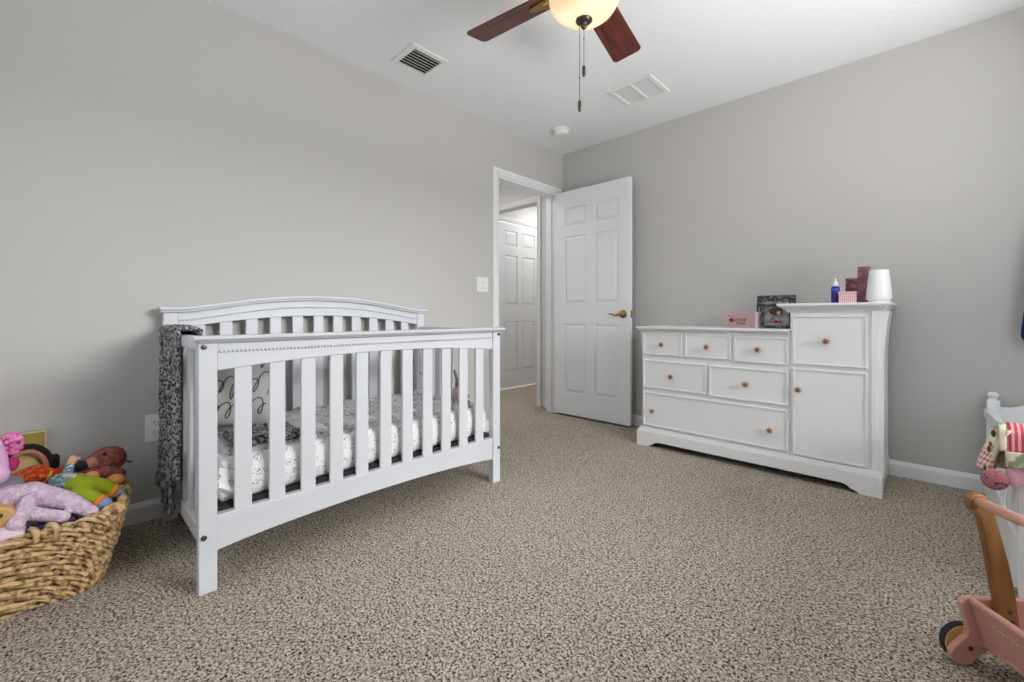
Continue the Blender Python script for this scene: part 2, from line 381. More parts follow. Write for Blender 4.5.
# hall beyond the doorway
HY, HX = 3.30, -3.72
bm = B(); box(bm, XL-WT-.16, XL-WT-.0005, HY, HY+.1, 0, ZC); box(bm, HX, XL-WT-.16, HY, HY+.1, 2.05, ZC); struct('wall_hall_partition', bm, 'hallwall')
bm = B(); F0, F1 = 3.62, 4.40
box(bm, HX-.1, HX, 1.9, F0-.02, 0, ZC); box(bm, HX-.1, HX, F1+.02, 5.4, 0, ZC); box(bm, HX-.1, HX, F0-.02, F1+.02, 2.06, ZC)
struct('wall_hall_far', bm, 'hallwall')
struct('wall_hall_end', bx(HX-.1, XL-WT, 1.8, 1.9, 0, ZC), 'hallwall')
struct('wall_hall_back', bx(HX-.1, XL-WT, 5.3, 5.4, 0, ZC), 'hallwall')
struct('wall_hall_side', bx(XL-WT-.05, XL-WT, HY+.1, 5.3, 0, ZC), 'hallwall')

def baseprof(t=.014, h=.085): return [(0, 0), (t, 0), (t, h-.02), (t*.55, h-.006), (t*.3, h), (0, h)]
def baseboard(name, axis, at, sgn, a0, a1):
    bm = B(); pts = [(at + sgn*p, z) for p, z in baseprof()]
    if axis == 'x': prism(bm, pts, 'y', a0, a1)
    else: prism(bm, pts, 'x', a0, a1)
    struct(name, bm, 'trim')
baseboard('baseboard_left', 'x', XL, 1, YR, 2.372)
baseboard('baseboard_back', 'y', YB, -1, XL, XR)
baseboard('baseboard_right', 'x', XR, -1, YR, YB-.015)
baseboard('baseboard_rear', 'y', YR, 1, XL+.015, XR-.015)
baseboard('baseboard_hall', 'y', HY, -1, XL-WT-.16+.055, XL-WT-.001)
baseboard('baseboard_hall_far', 'x', HX, 1, 1.9, F0-.08)

def casing(name, axis, at, sgn, a0, a1, zt, wd=.058, th=.016):
    """moulded door casing round an opening a0..a1 up to zt; face offset sgn"""
    bm = B()
    def bb(u0, u1, t0, t1, z0, z1):
        lo, hi = sorted((at + sgn*t0, at + sgn*t1))
        if axis == 'x': box(bm, lo, hi, u0, u1, z0, z1)
        else: box(bm, u0, u1, lo, hi, z0, z1)
    e = .0006
    for t, i0, i1 in ((th*.6, 0, wd), (th, wd*.5, wd-.004), (th*.85, .006, wd*.32)):
        bb(a0-i1, a0-i0, e, t, 0, zt+i1); bb(a1+i0, a1+i1, e, t, 0, zt+i1); bb(a0-i0, a1+i0, e, t, zt+i0, zt+i1)
    return struct(name, bm, 'trim', .0015)
casing('trim_1', 'x', XL, 1, D0, D1, DZ)
casing('trim_2', 'y', HY, -1, HX+.03, XL-WT-.16-.05, 2.055, .055)
casing('trim_3', 'x', HX, 1, F0-.02, F1+.02, 2.06, .05)
bm = B()     # jamb lining of the room doorway
for y0, y1 in ((D0, D0+.016), (D1-.016, D1)): box(bm, XL-WT-.002, XL+.002, y0, y1, 0, DZ)
box(bm, XL-WT-.002, XL+.002, D0, D1, DZ-.016, DZ)
box(bm, XL-.06, XL-.045, D0+.016, D0+.028, 0, DZ-.016); box(bm, XL-.06, XL-.045, D1-.028, D1-.016, 0, DZ-.016)
struct('trim_4', bm, 'trim', .001)
bm = B(); box(bm, XL-WT-.21, XL-WT-.158, HY-.002, HY+.102, 0, 2.055); struct('trim_5', bm, 'trim', .001)

def panel_door(bm, w, h, t, cols, rows):
    """six-panel slab in local x (0..w), y (0 front, +t back), z; recessed moulded panels on the front"""
    box(bm, 0, w, .010, t, 0, h)
    xs = [0] + [v for c in cols for v in c] + [w]; zs = [0] + [v for c in rows for v in c] + [h]
    def q(x0, x1, y0, y1, z0, z1): box(bm, x0, x1, y0, y1, z0, z1)
    for i in range(0, len(xs), 2): q(xs[i], xs[i+1], 0, .0102, 0, h)
    for c in cols:
        for i in range(0, len(zs), 2): q(c[0], c[1], 0, .0102, zs[i], zs[i+1])
        for r in rows:            # raised field with sloping shoulders
            m = .03; x0, x1, z0, z1 = c[0], c[1], r[0], r[1]
            o = [bm.verts.new(p) for p in ((x0+.006, .0098, z0+.006), (x1-.006, .0098, z0+.006), (x1-.006, .0098, z1-.006), (x0+.006, .0098, z1-.006))]
            f = [bm.verts.new(p) for p in ((x0+m, .001, z0+m), (x1-m, .001, z0+m), (x1-m, .001, z1-m), (x0+m, .001, z1-m))]
            bm.faces.new(f)
            for i in range(4): bm.faces.new((o[i], o[(i+1) % 4], f[(i+1) % 4], f[i]))
    return bm
cols = [(.108, .338), (.424, .652)]; rows = [(.20, .815), (1.0, 1.605), (1.70, 1.865)]
d1 = thing('door_1', 'x', 'x', (XL+.019, 3.152, .018), R(1.0), local=True)
for k in ('label', 'category'): del d1[k]
d1['kind'] = 'structure'
o = obj('door_panel', panel_door(B(), .758, 2.015, .035, cols, rows), 'doorp', d1)
hb = B()
lathe(hb, [(.004, 0), (.033, 0), (.034, -.004), (.028, -.009), (.016, -.012), (.012, -.03), (.014, -.045), (.0, -.047)], (.697, 0, .905), 24, 'y')
tube(hb, [(.697, -.04, .905), (.675, -.045, .903), (.66, -.046, .897), (.64, -.046, .895), (.62, -.045, .903), (.60, -.044, .909), (.585, -.043, .904)], [.009, .009, .008, .007, .007, .006, .004], 10)
obj('handle', hb, 'brass', d1, smooth=True)
obj('latch_plate', bx(.7575, .7595, .006, .03, .875, .935), 'brass', d1)
hg = B()
for z in (.2, 1.0, 1.8): tube(hg, [(-.004, -.004, z-.045), (-.004, -.004, z+.045)], .006, 8)
obj('hinge', hg, 'doorp', d1)
d2 = thing('door_2', 'x', 'x', (HX-.004, F0, .02), R(90), local=True)
for k in ('label', 'category'): del d2[k]
d2['kind'] = 'structure'
obj('door_panel', panel_door(B(), .76, 2.02, .035, [(.105, .325), (.42, .655)], [(.20, .82), (1.02, 1.63), (1.75, 1.93)]), 'doorp', d2)
obj('strike_plate', bx(XL-WT-.2115, XL-WT-.2103, HY+.02, HY+.045, .89, .94), 'brass', struct('trim_6', bx(XL-WT-.2102, XL-WT-.2100, HY+.012, HY+.055, .87, .96), 'trim'))

# ------------------------------------------------------------------ wall and ceiling fittings
t = thing('light_switch', 'white double rocker light switch plate beside the door casing', 'light switch', (XL, 2.262, 1.152))
obj('plate', bx(XL+.0005, XL+.007, 2.202, 2.322, 1.095, 1.21), 'plastic', t, .002)
for y in (2.238, 2.286):
    bm = B(); prism(bm, [(XL+.006, 1.12), (XL+.013, 1.122), (XL+.009, 1.153), (XL+.012, 1.184), (XL+.006, 1.186)], 'y', y-.017, y+.017); obj('rocker', bm, 'plastic', t, .001)
t = thing('wall_outlet', 'white duplex power outlet low on the wall behind the knitted throw', 'outlet', (XL, .283, .408))
obj('plate', bx(XL+.0005, XL+.006, .246, .320, .348, .468), 'plastic', t, .002)
for z in (.385, .432):
    bm = B(); lathe(bm, [(.0, .004), (.017, .004), (.017, .009), (0, .009)], (XL, .283, z), 20, 'x'); f = obj('receptacle', bm, 'plastic', t)
    bm = B(); box(bm, XL+.0088, XL+.0096, .275, .2775, z-.004, z+.008); box(bm, XL+.0088, XL+.0096, .2885, .291, z-.004, z+.008); sph(bm, (XL+.009, .283, z-.010), .0022, (.3, 1, 1), 8, 6)
    obj('slots', bm, 'shadowgrey', f)

t = thing('air_vent', 'white louvred air supply vent in the ceiling above the crib', 'air vent', (-2.2, 1.48, ZC))
x0, x1, y0, y1 = -2.33, -2.075, 1.35, 1.61
bm = B(); f = .036
for a in ((x0, x1, y0, y0+f), (x0, x1, y1-f, y1), (x0, x0+f, y0+f, y1-f), (x1-f, x1, y0+f, y1-f)): box(bm, *a, ZC-.010, ZC-.0005)
obj('frame', bm, 'plastic', t, .004)
obj('duct_shade', bx(x0+f, x1-f, y0+f, y1-f, ZC-.002, ZC-.0006), 'dark', t)  # flat dark sheet; the shade inside the duct is its colour
for i in range(7):
    xc = x0+f+.013+i*.0262
    bm = B(); prism(bm, [(xc-.009, ZC-.004), (xc+.007, ZC-.014), (xc+.009, ZC-.013), (xc-.007, ZC-.003)], 'y', y0+f, y1-f); obj('slat', bm, 'plastic', t)
t = thing('return_grille', 'white square ceiling return grille with two mesh panels above the dresser', 'air vent', (-1.42, 2.71, ZC))
x0, x1, y0, y1 = -1.582, -1.268, 2.556, 2.864
bm = B(); f = .03
for a in ((x0, x1, y0, y0+f), (x0, x1, y1-f, y1), (x0, x0+f, y0+f, y1-f), (x1-f, x1, y0+f, y1-f), (-1.437, -1.413, y0+f, y1-f)): box(bm, *a, ZC-.010, ZC-.0005)
obj('frame', bm, 'plastic', t, .003)
for a, b in ((x0+f, -1.437), (-1.413, x1-f)):
    bm = bx(a, b, y0+f, y1-f, ZC-.003, ZC-.0006)
    n = 16
    for i in range(n): yy = y0+f+(i+.5)*(y1-y0-2*f)/n; box(bm, a, b, yy-.003, yy+.003, ZC-.006, ZC-.003)
    obj('mesh_panel', bm, 'ventgrey', t)
t = thing('smoke_detector', 'round white smoke detector on the ceiling near the corner', 'smoke detector', (-2.186, 2.84, ZC))
obj('mounting_ring', lathe(B(), [(0, -.0005), (.075, -.0005), (.075, -.010), (.066, -.014), (0, -.014)], (-2.186, 2.84, ZC), 32), 'plastic', t, smooth=False)
obj('cover', lathe(B(), [(0, -.014), (.062, -.014), (.058, -.034), (.046, -.044), (.02, -.048), (0, -.048)], (-2.186, 2.84, ZC), 32), 'plastic', t, .001)

# ------------------------------------------------------------------ ceiling fan
fx, fy = -.935, 1.355
t = thing('ceiling_fan', 'ceiling fan with reddish mahogany blades and a glowing alabaster bowl light', 'ceiling fan', (fx, fy, ZC))
obj('canopy', lathe(B(), [(0, -.0005), (.07, -.0005), (.068, -.03), (.04, -.06), (.0, -.06)], (fx, fy, ZC), 32), 'brass', t, smooth=True)
obj('downrod', tube(B(), [(fx, fy, ZC-.05), (fx, fy, 2.27)], .012, 12), 'brass', t, smooth=True)
obj('motor_housing', lathe(B(), [(0, 2.28), (.05, 2.278), (.098, 2.262), (.112, 2.235), (.112, 2.19), (.1, 2.168), (.06, 2.155), (0, 2.155)], (fx, fy, 0), 40), 'brass', t, smooth=True)
obj('light_fitter', lathe(B(), [(0, 2.156), (.06, 2.156), (.066, 2.135), (.085, 2.12), (.085, 2.105), (0, 2.105)], (fx, fy, 0), 40), 'brass', t, smooth=True)
def bowl():
    bm = B(); prof = []
    for k in range(13):
        a = PI/2 * k/12; prof.append((max(.131*math.sin(a), .002), 2.104 - .084*math.cos(a)))
    prof.append((.127, 2.104))
    n = 40; rings = []
    for r, z in prof: rings.append([bm.verts.new((fx+r*math.cos(2*PI*k/n), fy+r*math.sin(2*PI*k/n), z)) for k in range(n)])
    for q, s in zip(rings, rings[1:]):
        for k in range(n): bm.faces.new((q[k], q[(k+1) % n], s[(k+1) % n], s[k]))
    return bm
o = obj('glass_bowl', bowl(), 'bowl', t, smooth=True)
obj('finial', lathe(B(), [(0, 2.028), (.032, 2.026), (.030, 2.018), (.018, 2.010), (.010, 2.006), (.012, 1.998), (.006, 1.990), (0, 1.986)], (fx, fy, 0), 24), 'nickel', t, smooth=True)
for a in (-172.5, 102, 9, -80.5):
    rz = Matrix.Translation((fx, fy, 2.165)) @ Matrix.Rotation(R(a), 4, 'Z')
    tilt = Matrix.Rotation(R(-12), 4, 'X')
    bm = B(); x0, x1, w0, w1, r = .165, .545, .056, .068, .022
    pts = [(x0, -w0), (x0+.02, -w0-.004)]
    pts += [(x1-r+r*math.sin(q), -w1+r-r*math.cos(q)) for q in [PI/2*k/5 for k in range(6)]]
    pts += [(x1-r+r*math.cos(q), w1-r+r*math.sin(q)) for q in [PI/2*k/5 for k in range(6)]]
    pts += [(x0+.02, w0+.004), (x0, w0)]
    prism(bm, pts, 'z', -.003, .003)
    bl = obj('blade', bm, 'bladew', None, .0015); bl.parent = t
    bl.matrix_local = Matrix.Translation(-Vector((fx, fy, ZC))) @ rz @ tilt
    bm = B(); tube(bm, [(.10, 0, .0), (.14, 0, -.012), (.175, 0, -.008)], [.012, .014, .016], 10)
    prism(bm, [(.165, -.03), (.235, -.018), (.25, 0), (.235, .018), (.165, .03), (.155, 0)], 'z', -.009, -.0032)
    br = obj('blade_bracket', bm, 'brass', None, .001); br.parent = bl
vx, vy = math.cos(R(44.06)), math.sin(R(44.06))
for dx, zt, zb in ((0.0, 1.988, 1.853), (-.016, 2.024, 1.722)):
    px, py = fx+dx*vx, fy+dx*vy
    bm = tube(B(), [(px, py, zt), (px, py, zb)], .0011, 6)
    ch = obj('pull_chain', bm, 'nickel', t)
    bm = lathe(B(), [(0, 0), (.004, -.001), (.0065, -.008), (.0065, -.034), (.004, -.042), (0, -.043)], (px, py, zb), 14)
    obj('chain_fob', bm, 'nickel', ch, smooth=True)
    obj('chain_bead', sph(B(), (px, py, zb + (.10 if dx == 0 else .085)), .003, u=8, v=6), 'nickel', ch, smooth=True)
for k, e in ((215, 2.0), (330, 1.1), (90, 1.1)):
    l = bpy.data.lights.new('fan_bulb', 'POINT'); l.energy = e; l.shadow_soft_size = .022; l.color = (1, .92, .82)
    lo = bpy.data.objects.new('fan_bulb', l); C.objects.link(lo); lo.location = (fx+.05*math.cos(R(k)), fy+.05*math.sin(R(k)), 2.07)

# ------------------------------------------------------------------ crib
def build_crib():
    root = thing('baby_crib', 'white slatted baby crib with arched back standing along the left wall', 'crib', (-2.08, .985, 0))
    P = lambda name, bm, bev=.003, m='crib', par=root: obj(name, bm, m, par, bev)
    y0, y1 = .300, 1.668; ym = .985
    for ya in (y0, y1-.052): P('post', bx(-1.740, -1.705, ya, ya+.052, 0, .8225))
    for ya in (y0, y1-.052): P('post', bx(-2.474, -2.432, ya, ya+.052, 0, .926))
    N = 24
    # front
    pr = []
    for i in range(N+1):
        y = .352 + i*(1.616-.352)/N; u = (y-ym)/.632; pr.append((y, .729 + .030*(1-u*u), .8225))
    o = P('top_rail', strip(B(), pr, 'x', -1.740, -1.712))
    bm = B(); k = 0; y = .362
    while y < 1.606: sph(bm, (-1.710, y, .793), .0054, (1.2, .85, 1), 8, 6); y += .0125
    obj('beaded_trim', bm, 'crib', o)
    bm = B(); box(bm, -1.713, -1.7105, .353, 1.615, .8005, .804); obj('groove_moulding', bm, 'crib', o)
    bm = B(); prof = [(-1.752, .823), (-1.700, .823), (-1.694, .828), (-1.690, .829), (-1.680, .836), (-1.679, .842), (-1.684, .8455), (-1.760, .8455), (-1.765, .840), (-1.752, .829)]
    prism(bm, prof, 'y', .284, 1.684); P('cap_rail', bm, .001)
    pr = []
    for i in range(N+1):
        y = .352 + i*(1.616-.352)/N; u = (y-ym)/.632; pr.append((y, .128 + .030*(1-u*u)**.8 if abs(u) < 1 else .128, .2165))
    bm = strip(B(), pr, 'x', -1.740, -1.713); box(bm, -1.742, -1.709, .352, 1.616, .2165, .2465); P('bottom_rail', bm, .002)
    for i in range(11):
        ya = .404 + .110*i; P('slat', bx(-1.733, -1.719, ya, ya+.054, .245, .7585 if 2 < i < 8 else .75))
    # back
    def cap(y):
        u = min(abs(y-.99)/.64, 1); return .950 + .068*(1-u**2.2)**1.5
    def low(y):
        u = min(abs(y-.985)/.632, 1); return .853 + .058*(1-u*u)
    pr = [(y, low(y), cap(y)-.020) for y in [.352 + i*(1.616-.352)/40 for i in range(41)]]
    o = P('top_rail', strip(B(), pr, 'x', -2.468, -2.440))
    bm = B(); y = .362
    while y < 1.606: sph(bm, (-2.438, y, cap(y)-.060), .0054, (1.2, .85, 1), 8, 6); y += .0125
    obj('beaded_trim', bm, 'crib', o)
    ys = [.284 + i*1.400/44 for i in range(45)]
    bm = strip(B(), [(y, cap(y)-.013, cap(y)) for y in ys], 'x', -2.490, -2.408); strip(bm, [(y, cap(y)-.024, cap(y)-.012) for y in [.29+i*1.388/44 for i in range(45)]], 'x', -2.480, -2.420)
    P('cap_rail', bm, .003)
    for i in range(11):
        ya = .404 + .110*i; P('slat', bx(-2.461, -2.447, ya, ya+.054, .245, low(ya+.027)+.004))
    P('bottom_rail', bx(-2.468, -2.440, .352, 1.616, .13, .2465), .002)
    # ends
    for ya in (.310, 1.628):
        bm = bx(-2.432, -1.740, ya-.006, ya+.030, .796, .838); P('end_rail', bm, .002)
        P('end_rail', bx(-2.432, -1.740, ya, ya+.028, .142, .196))
        for i in range(5):
            xa = -2.395 + i*.130; P('slat', bx(xa, xa+.050, ya+.007, ya+.020, .195, .799), .002)
    for y, z in ((.314, .810), (.314, .185), (1.655, .810), (1.655, .187), (.314, .5)):
        if z == .5: continue
        bm = lathe(B(), [(0, -.001), (.009, -.001), (.009, .002), (.004, .003), (.004, .001), (0, .001)], (-1.705, y, z), 16, 'x'); obj('bolt', bm, 'steel', root)
    bm = lathe(B(), [(0, 0), (.006, 0), (.006, .002), (0, .002)], (-2.432, 1.64, .53), 12, 'x'); obj('bolt', bm, 'steel', root)
    obj('mattress_board', bx(-2.438, -1.741, .342, 1.626, .2475, .262), 'base_board', root)
    return root
build_crib()

def rounded_slab(bm, x0, x1, y0, y1, z0, z1, r, nx=40, ny=60, f=None):
    """rounded cushion; f(x,y)->extra height on top"""
    def side(u, v, top):
        return None
    rows = []
    def prof(s, a, b):    # s in 0..1 across, returns coordinate and drop
        pass
    g = bmesh.ops.create_cube(bm, size=1)
    bmesh.ops.delete(bm, geom=g['verts'], context='VERTS')
    n = 6
    ring_specs = []
    for k in range(n+1): a = PI/2*k/n; ring_specs.append((r*(1-math.sin(a)), z0 + r*(1-math.cos(a))))
    for k in range(1, 4): ring_specs.append((0, z0 + r + (z1-z0-2*r)*k/4))
    for k in range(n+1): a = PI/2*k/n; ring_specs.append((r*(1-math.cos(a)), z1 - r + r*math.sin(a)))
    rings = []
    for ins, z in ring_specs:
        X0, X1, Y0, Y1 = x0+ins, x1-ins, y0+ins, y1-ins
        c = max(r*1.2-ins, .004); pts = []
        for cx, cy, a0 in ((X1-c, Y0+c, -PI/2), (X1-c, Y1-c, 0), (X0+c, Y1-c, PI/2), (X0+c, Y0+c, PI)):
            for k in range(5): a = a0 + PI/2*k/4; pts.append((cx+c*math.cos(a), cy+c*math.sin(a), z))
        rings.append(pts)
    return rings

def cushion(bm, x0, x1, y0, y1, z0, z1, r, nx=36, ny=64, f=lambda x, y: 0, g=lambda x, y, z: 0):
    """closed grid cushion: top and bottom grids with superellipse edges"""
    def edge(d):    # 0 at border ->1 inside
        d = min(d / r, 1); return math.sqrt(max(0, 1-(1-d)**2))
    def sp(a, b, n):   # samples denser at edges
        return [a + (b-a)*(.5-.5*math.cos(PI*i/n))*1.0 for i in range(n+1)]
    xs, ys = sp(x0, x1, nx), sp(y0, y1, ny); zm = (z0+z1)/2
    T, Bt = {}, {}
    for i, x in enumerate(xs):
        for j, y in enumerate(ys):
            e = edge(min(x-x0, x1-x)) * edge(min(y-y0, y1-y))
            bnd = i in (0, nx) or j in (0, ny)
            T[i, j] = bm.verts.new((x, y, zm + (z1-zm)*e + (0 if bnd else f(x, y)*e)))
            Bt[i, j] = T[i, j] if bnd else bm.verts.new((x, y, zm - (zm-z0)*e))
    for i in range(nx):
        for j in range(ny):
            bm.faces.new((T[i, j], T[i+1, j], T[i+1, j+1], T[i, j+1]))
            q = (Bt[i, j], Bt[i, j+1], Bt[i+1, j+1], Bt[i+1, j])
            if len(set(q)) == 4 and not all(v in T.values() for v in q): bm.faces.new(q)
    return bm
t = thing('crib_mattress', 'crib mattress in a white sheet printed with dark handwriting', 'mattress', (-2.09, .985, .2625))
obj('mattress_body', cushion(B(), -2.425, -1.752, .36, 1.612, .263, .412, .022), 'sheet', t, smooth=True)
o = obj('leaf_print_top', cushion(B(), -2.415, -1.775, .375, 1.60, .33, .424, .04, f=lambda x, y: .012*math.sin(y*26+x*5)*math.sin(x*9+1)+.006*math.sin(y*53)), 'quiltgrey', t, smooth=True)
bm = tube(B(), [(-1.748, .36, .33), (-1.747, .42, .295), (-1.748, .455, .275)], .012, 4); obj('elastic_strap', bm, 'linen', t)

# pillow with looping handwriting, leaning in the near end of the crib
def pillow_build():
    c = Vector((-2.17, .50, .425)); ang = R(52)      # faces the room
    t = thing('cot_pillow', 'pale grey pillow with looping handwritten lettering propped in the crib', 'pillow', tuple(c))
    W, Hh, T = .38, .33, .10
    U = Vector((math.cos(ang), math.sin(ang), 0)); N = Vector((math.sin(ang), -math.cos(ang), .22)).normalized(); V = N.cross(U) * -1
    V = Vector((0, 0, 1)) - N * N.z; V.normalize()
    def pt(u, v, s):     # u,v in -1..1
        e = max(0, (1-u**4)) ** .5 * max(0, (1-v**4)) ** .5
        pinch = 1 - .06*(1-abs(u))*abs(v)**2
        w_ = .006*math.sin(u*6+v*4)*e
        return c + U*u*W/2*(1-.05*(1-v*v)*abs(u)) + V*(v*Hh/2*pinch + Hh/2) + N*(s*T/2*e + w_)
    bm = B(); n = 20; G = {}
    for s in (1, -1):
        for i in range(n+1):
            for j in range(n+1):
                if s == -1 and (i in (0, n) or j in (0, n)): G[s, i, j] = G[1, i, j]
                else: G[s, i, j] = bm.verts.new(pt(-1+2*i/n, -1+2*j/n, s))
        for i in range(n):
            for j in range(n): bm.faces.new([G[s, a, b] for a, b in ((i, j), (i+1, j), (i+1, j+1), (i, j+1))])
    p = obj('pillow_body', bm, 'pillow', t, smooth=True)
    bm = B()
    for row, (v0, amp, fr) in enumerate(((.70, .17, 5.2), (.10, .21, 5.6), (-.50, .15, 6.0))):
        pts = []
        for k in range(90):
            s = k/89; th = s*fr*2*PI*1.15
            u = -.80 + 1.6*s + .10*math.sin(th+.5); v = v0 + amp*math.cos(th)*(1+.5*math.sin(th*.37)) + .05*math.sin(s*9)
            v = max(-.95, min(.95, v)); pts.append(pt(u, v, 1) + N*.0012)
        tube(bm, pts, .0022, 5)
    obj('lettering', bm, 'ink', p)
pillow_build()
# folded dark knit on the mattress at the pillow's foot
def lump(name, x0, x1, y0, y1, z0, z1, m, label, cat, amp=.006):
    bm = cushion(B(), x0, x1, y0, y1, z0, z1, .02, 22, 26, f=lambda x, y: amp*math.sin(x*110)*math.sin(y*90))
    o = obj(name, bm, m, None, smooth=True); return tag(o, label, cat)
lump('folded_knit', -2.02, -1.80, .43, .66, .421, .462, 'knit', 'folded dark grey chunky knit lying on the crib mattress by the pillow', 'blanket')
# plush rabbit at the far end
t = thing('plush_rabbit', 'small grey plush rabbit in dusty pink sitting at the crib far end', 'soft toy', (-1.90, 1.53, .42))
plush('body', [((-1.90, 1.535, .45), (-1.90, 1.54, .50), .034, .024), ((-1.90, 1.51, .432), (-1.85, 1.47, .434), .016, .013), ((-1.88, 1.55, .432), (-1.83, 1.54, .436), .016, .013),
               ((-1.90, 1.52, .49), (-1.86, 1.49, .46), .011, .009), ((-1.885, 1.555, .49), (-1.85, 1.56, .46), .011, .009),
               ((-1.895, 1.535, .53), (-1.89, 1.533, .535), .026, .026), ((-1.905, 1.525, .55), (-1.915, 1.515, .60), .008, .009), ((-1.895, 1.55, .55), (-1.90, 1.56, .60), .008, .009)], 'bunnygrey', t, .004)
bm = B(); lathe(bm, [(.03, .512), (.042, .47), (.046, .445), (.03, .44)], (-1.90, 1.537, 0), 16); obj('dress', bm, 'bunnypink', t, smooth=True)
bm = B(); sph(bm, (-1.872, 1.527, .538), .003, u=8, v=6); sph(bm, (-1.876, 1.548, .538), .003, u=8, v=6); sph(bm, (-1.867, 1.535, .528), .003, u=8, v=6); obj('face', bm, 'black', t)

# knitted throw over the near end of the crib
def throw():
    t = thing('knitted_throw', 'chunky dark grey knitted throw with fringe hanging over the crib end rail', 'throw', (-2.25, .29, .84))
    def fold(x, k): return .006*math.sin(x*62+k) + .004*math.sin(x*121+2*k)
    def grid(xa, xb, za, zb, y, k, nx=40, nz=60):
        bm = B(); G = {}
        for i in range(nx+1):
            for j in range(nz+1):
                x = xa + (xb-xa)*i/nx; s = j/nz
                # path: inside crib -> over rail -> down the outside
                L = .12 + .07 + (za-zb); d = s*L
                if d < .12: yy, z = .366, za-.12+d
                elif d < .19:
                    a = (d-.12)/.07*PI; yy = .329 + .037*math.cos(a); z = za + .016*math.sin(a)
                else: yy = .296 + y; z = za - (d-.19)
                amt = min(1, max(0, (d-.15)*5))
                yy += (fold(x, k) - .004)*amt
                xx = x + .006*math.sin(z*9+k)*amt + .018*max(0, za-z)
                zz = z
                if d > .12 and d < .19: zz += .004*math.sin(x*80)
                # narrow the cloth slightly as it hangs
                xx = (xa+xb)/2 + (xx-(xa+xb)/2)*(1-.10*amt*min(1, (za-z)*1.5 if z < za else 0))
                G[i, j] = bm.verts.new((xx, yy, zz))
        for i in range(nx):
            for j in range(nz): bm.faces.new((G[i, j], G[i+1, j], G[i+1, j+1], G[i, j+1]))
        return bm
    o = obj('cloth', grid(-2.448, -2.030, .848, .29, 0, 1.0), 'knit', t, smooth=True)
    s = o.modifiers.new('thick', 'SOLIDIFY'); s.thickness = .010; s.offset = 0
    # knit relief: rows of V stitches as small bumps
    tx = bpy.data.textures.new('stitches', 'VORONOI'); tx.noise_scale = .022
    sd = o.modifiers.new('sub', 'SUBSURF'); sd.levels = 1; sd.render_levels = 1; sd.subdivision_type = 'SIMPLE'
    dm = o.modifiers.new('stitch', 'DISPLACE'); dm.texture = tx; dm.strength = .011; dm.mid_level = .4
    bm = B(); x = -2.43
    random.seed(3)
    while x < -2.055:
        dz = .14 + .03*random.random(); zb = .30; yy = .290 + fold(x, 1)
        if x < -2.33: zb += .03; 
        cx = -2.228 + (x+2.240)*.92
        pts = [(cx + (random.random()-.5)*.018*k/3, yy-.006 + (random.random()-.5)*.012*k/3, zb + .03 - (dz+.02)*k/4) for k in range(5)]
        tube(bm, pts, [.0055, .005, .005, .0045, .004], 5); x += .0085
    obj('fringe', bm, 'fringe', t, smooth=True)
throw()

# ------------------------------------------------------------------ dresser
def inset_front(bm, x0, x1, z0, z1, yf, t=.017, rim=.010, dep=.006):
    """slab with a raised bead round the edge; front face at yf looking towards -y"""
    box(bm, x0+rim, x1-rim, yf+dep, yf+t, z0+rim, z1-rim)
    for a in ((x0, x1, z0, z0+rim), (x0, x1, z1-rim, z1), (x0, x0+rim, z0+rim, z1-rim), (x1-rim, x1, z0+rim, z1-rim)):
        box(bm, a[0], a[1], yf, yf+t, a[2], a[3])
    return bm
def knob(par, x, z, y, k):
    bm = B(); lathe(bm, [(.006, 0), (.006, -.014), (.012, -.018), (.013, -.024), (.008, -.030), (0, -.031)], (x, y, z), 12, 'y')
    o = obj('knob', bm, 'copper', par, smooth=True)
    bm = B()
    for i in range(8):
        a = 2*PI*i/8 + k; rot = Matrix.Rotation(-a, 4, 'Y')
        sph(bm, (x+.0155*math.cos(a), y-.021, z+.0155*math.sin(a)), .0072, (1.05, .7, .5), 8, 6, rot)
    obj('petals', bm, 'petal', o, smooth=True)
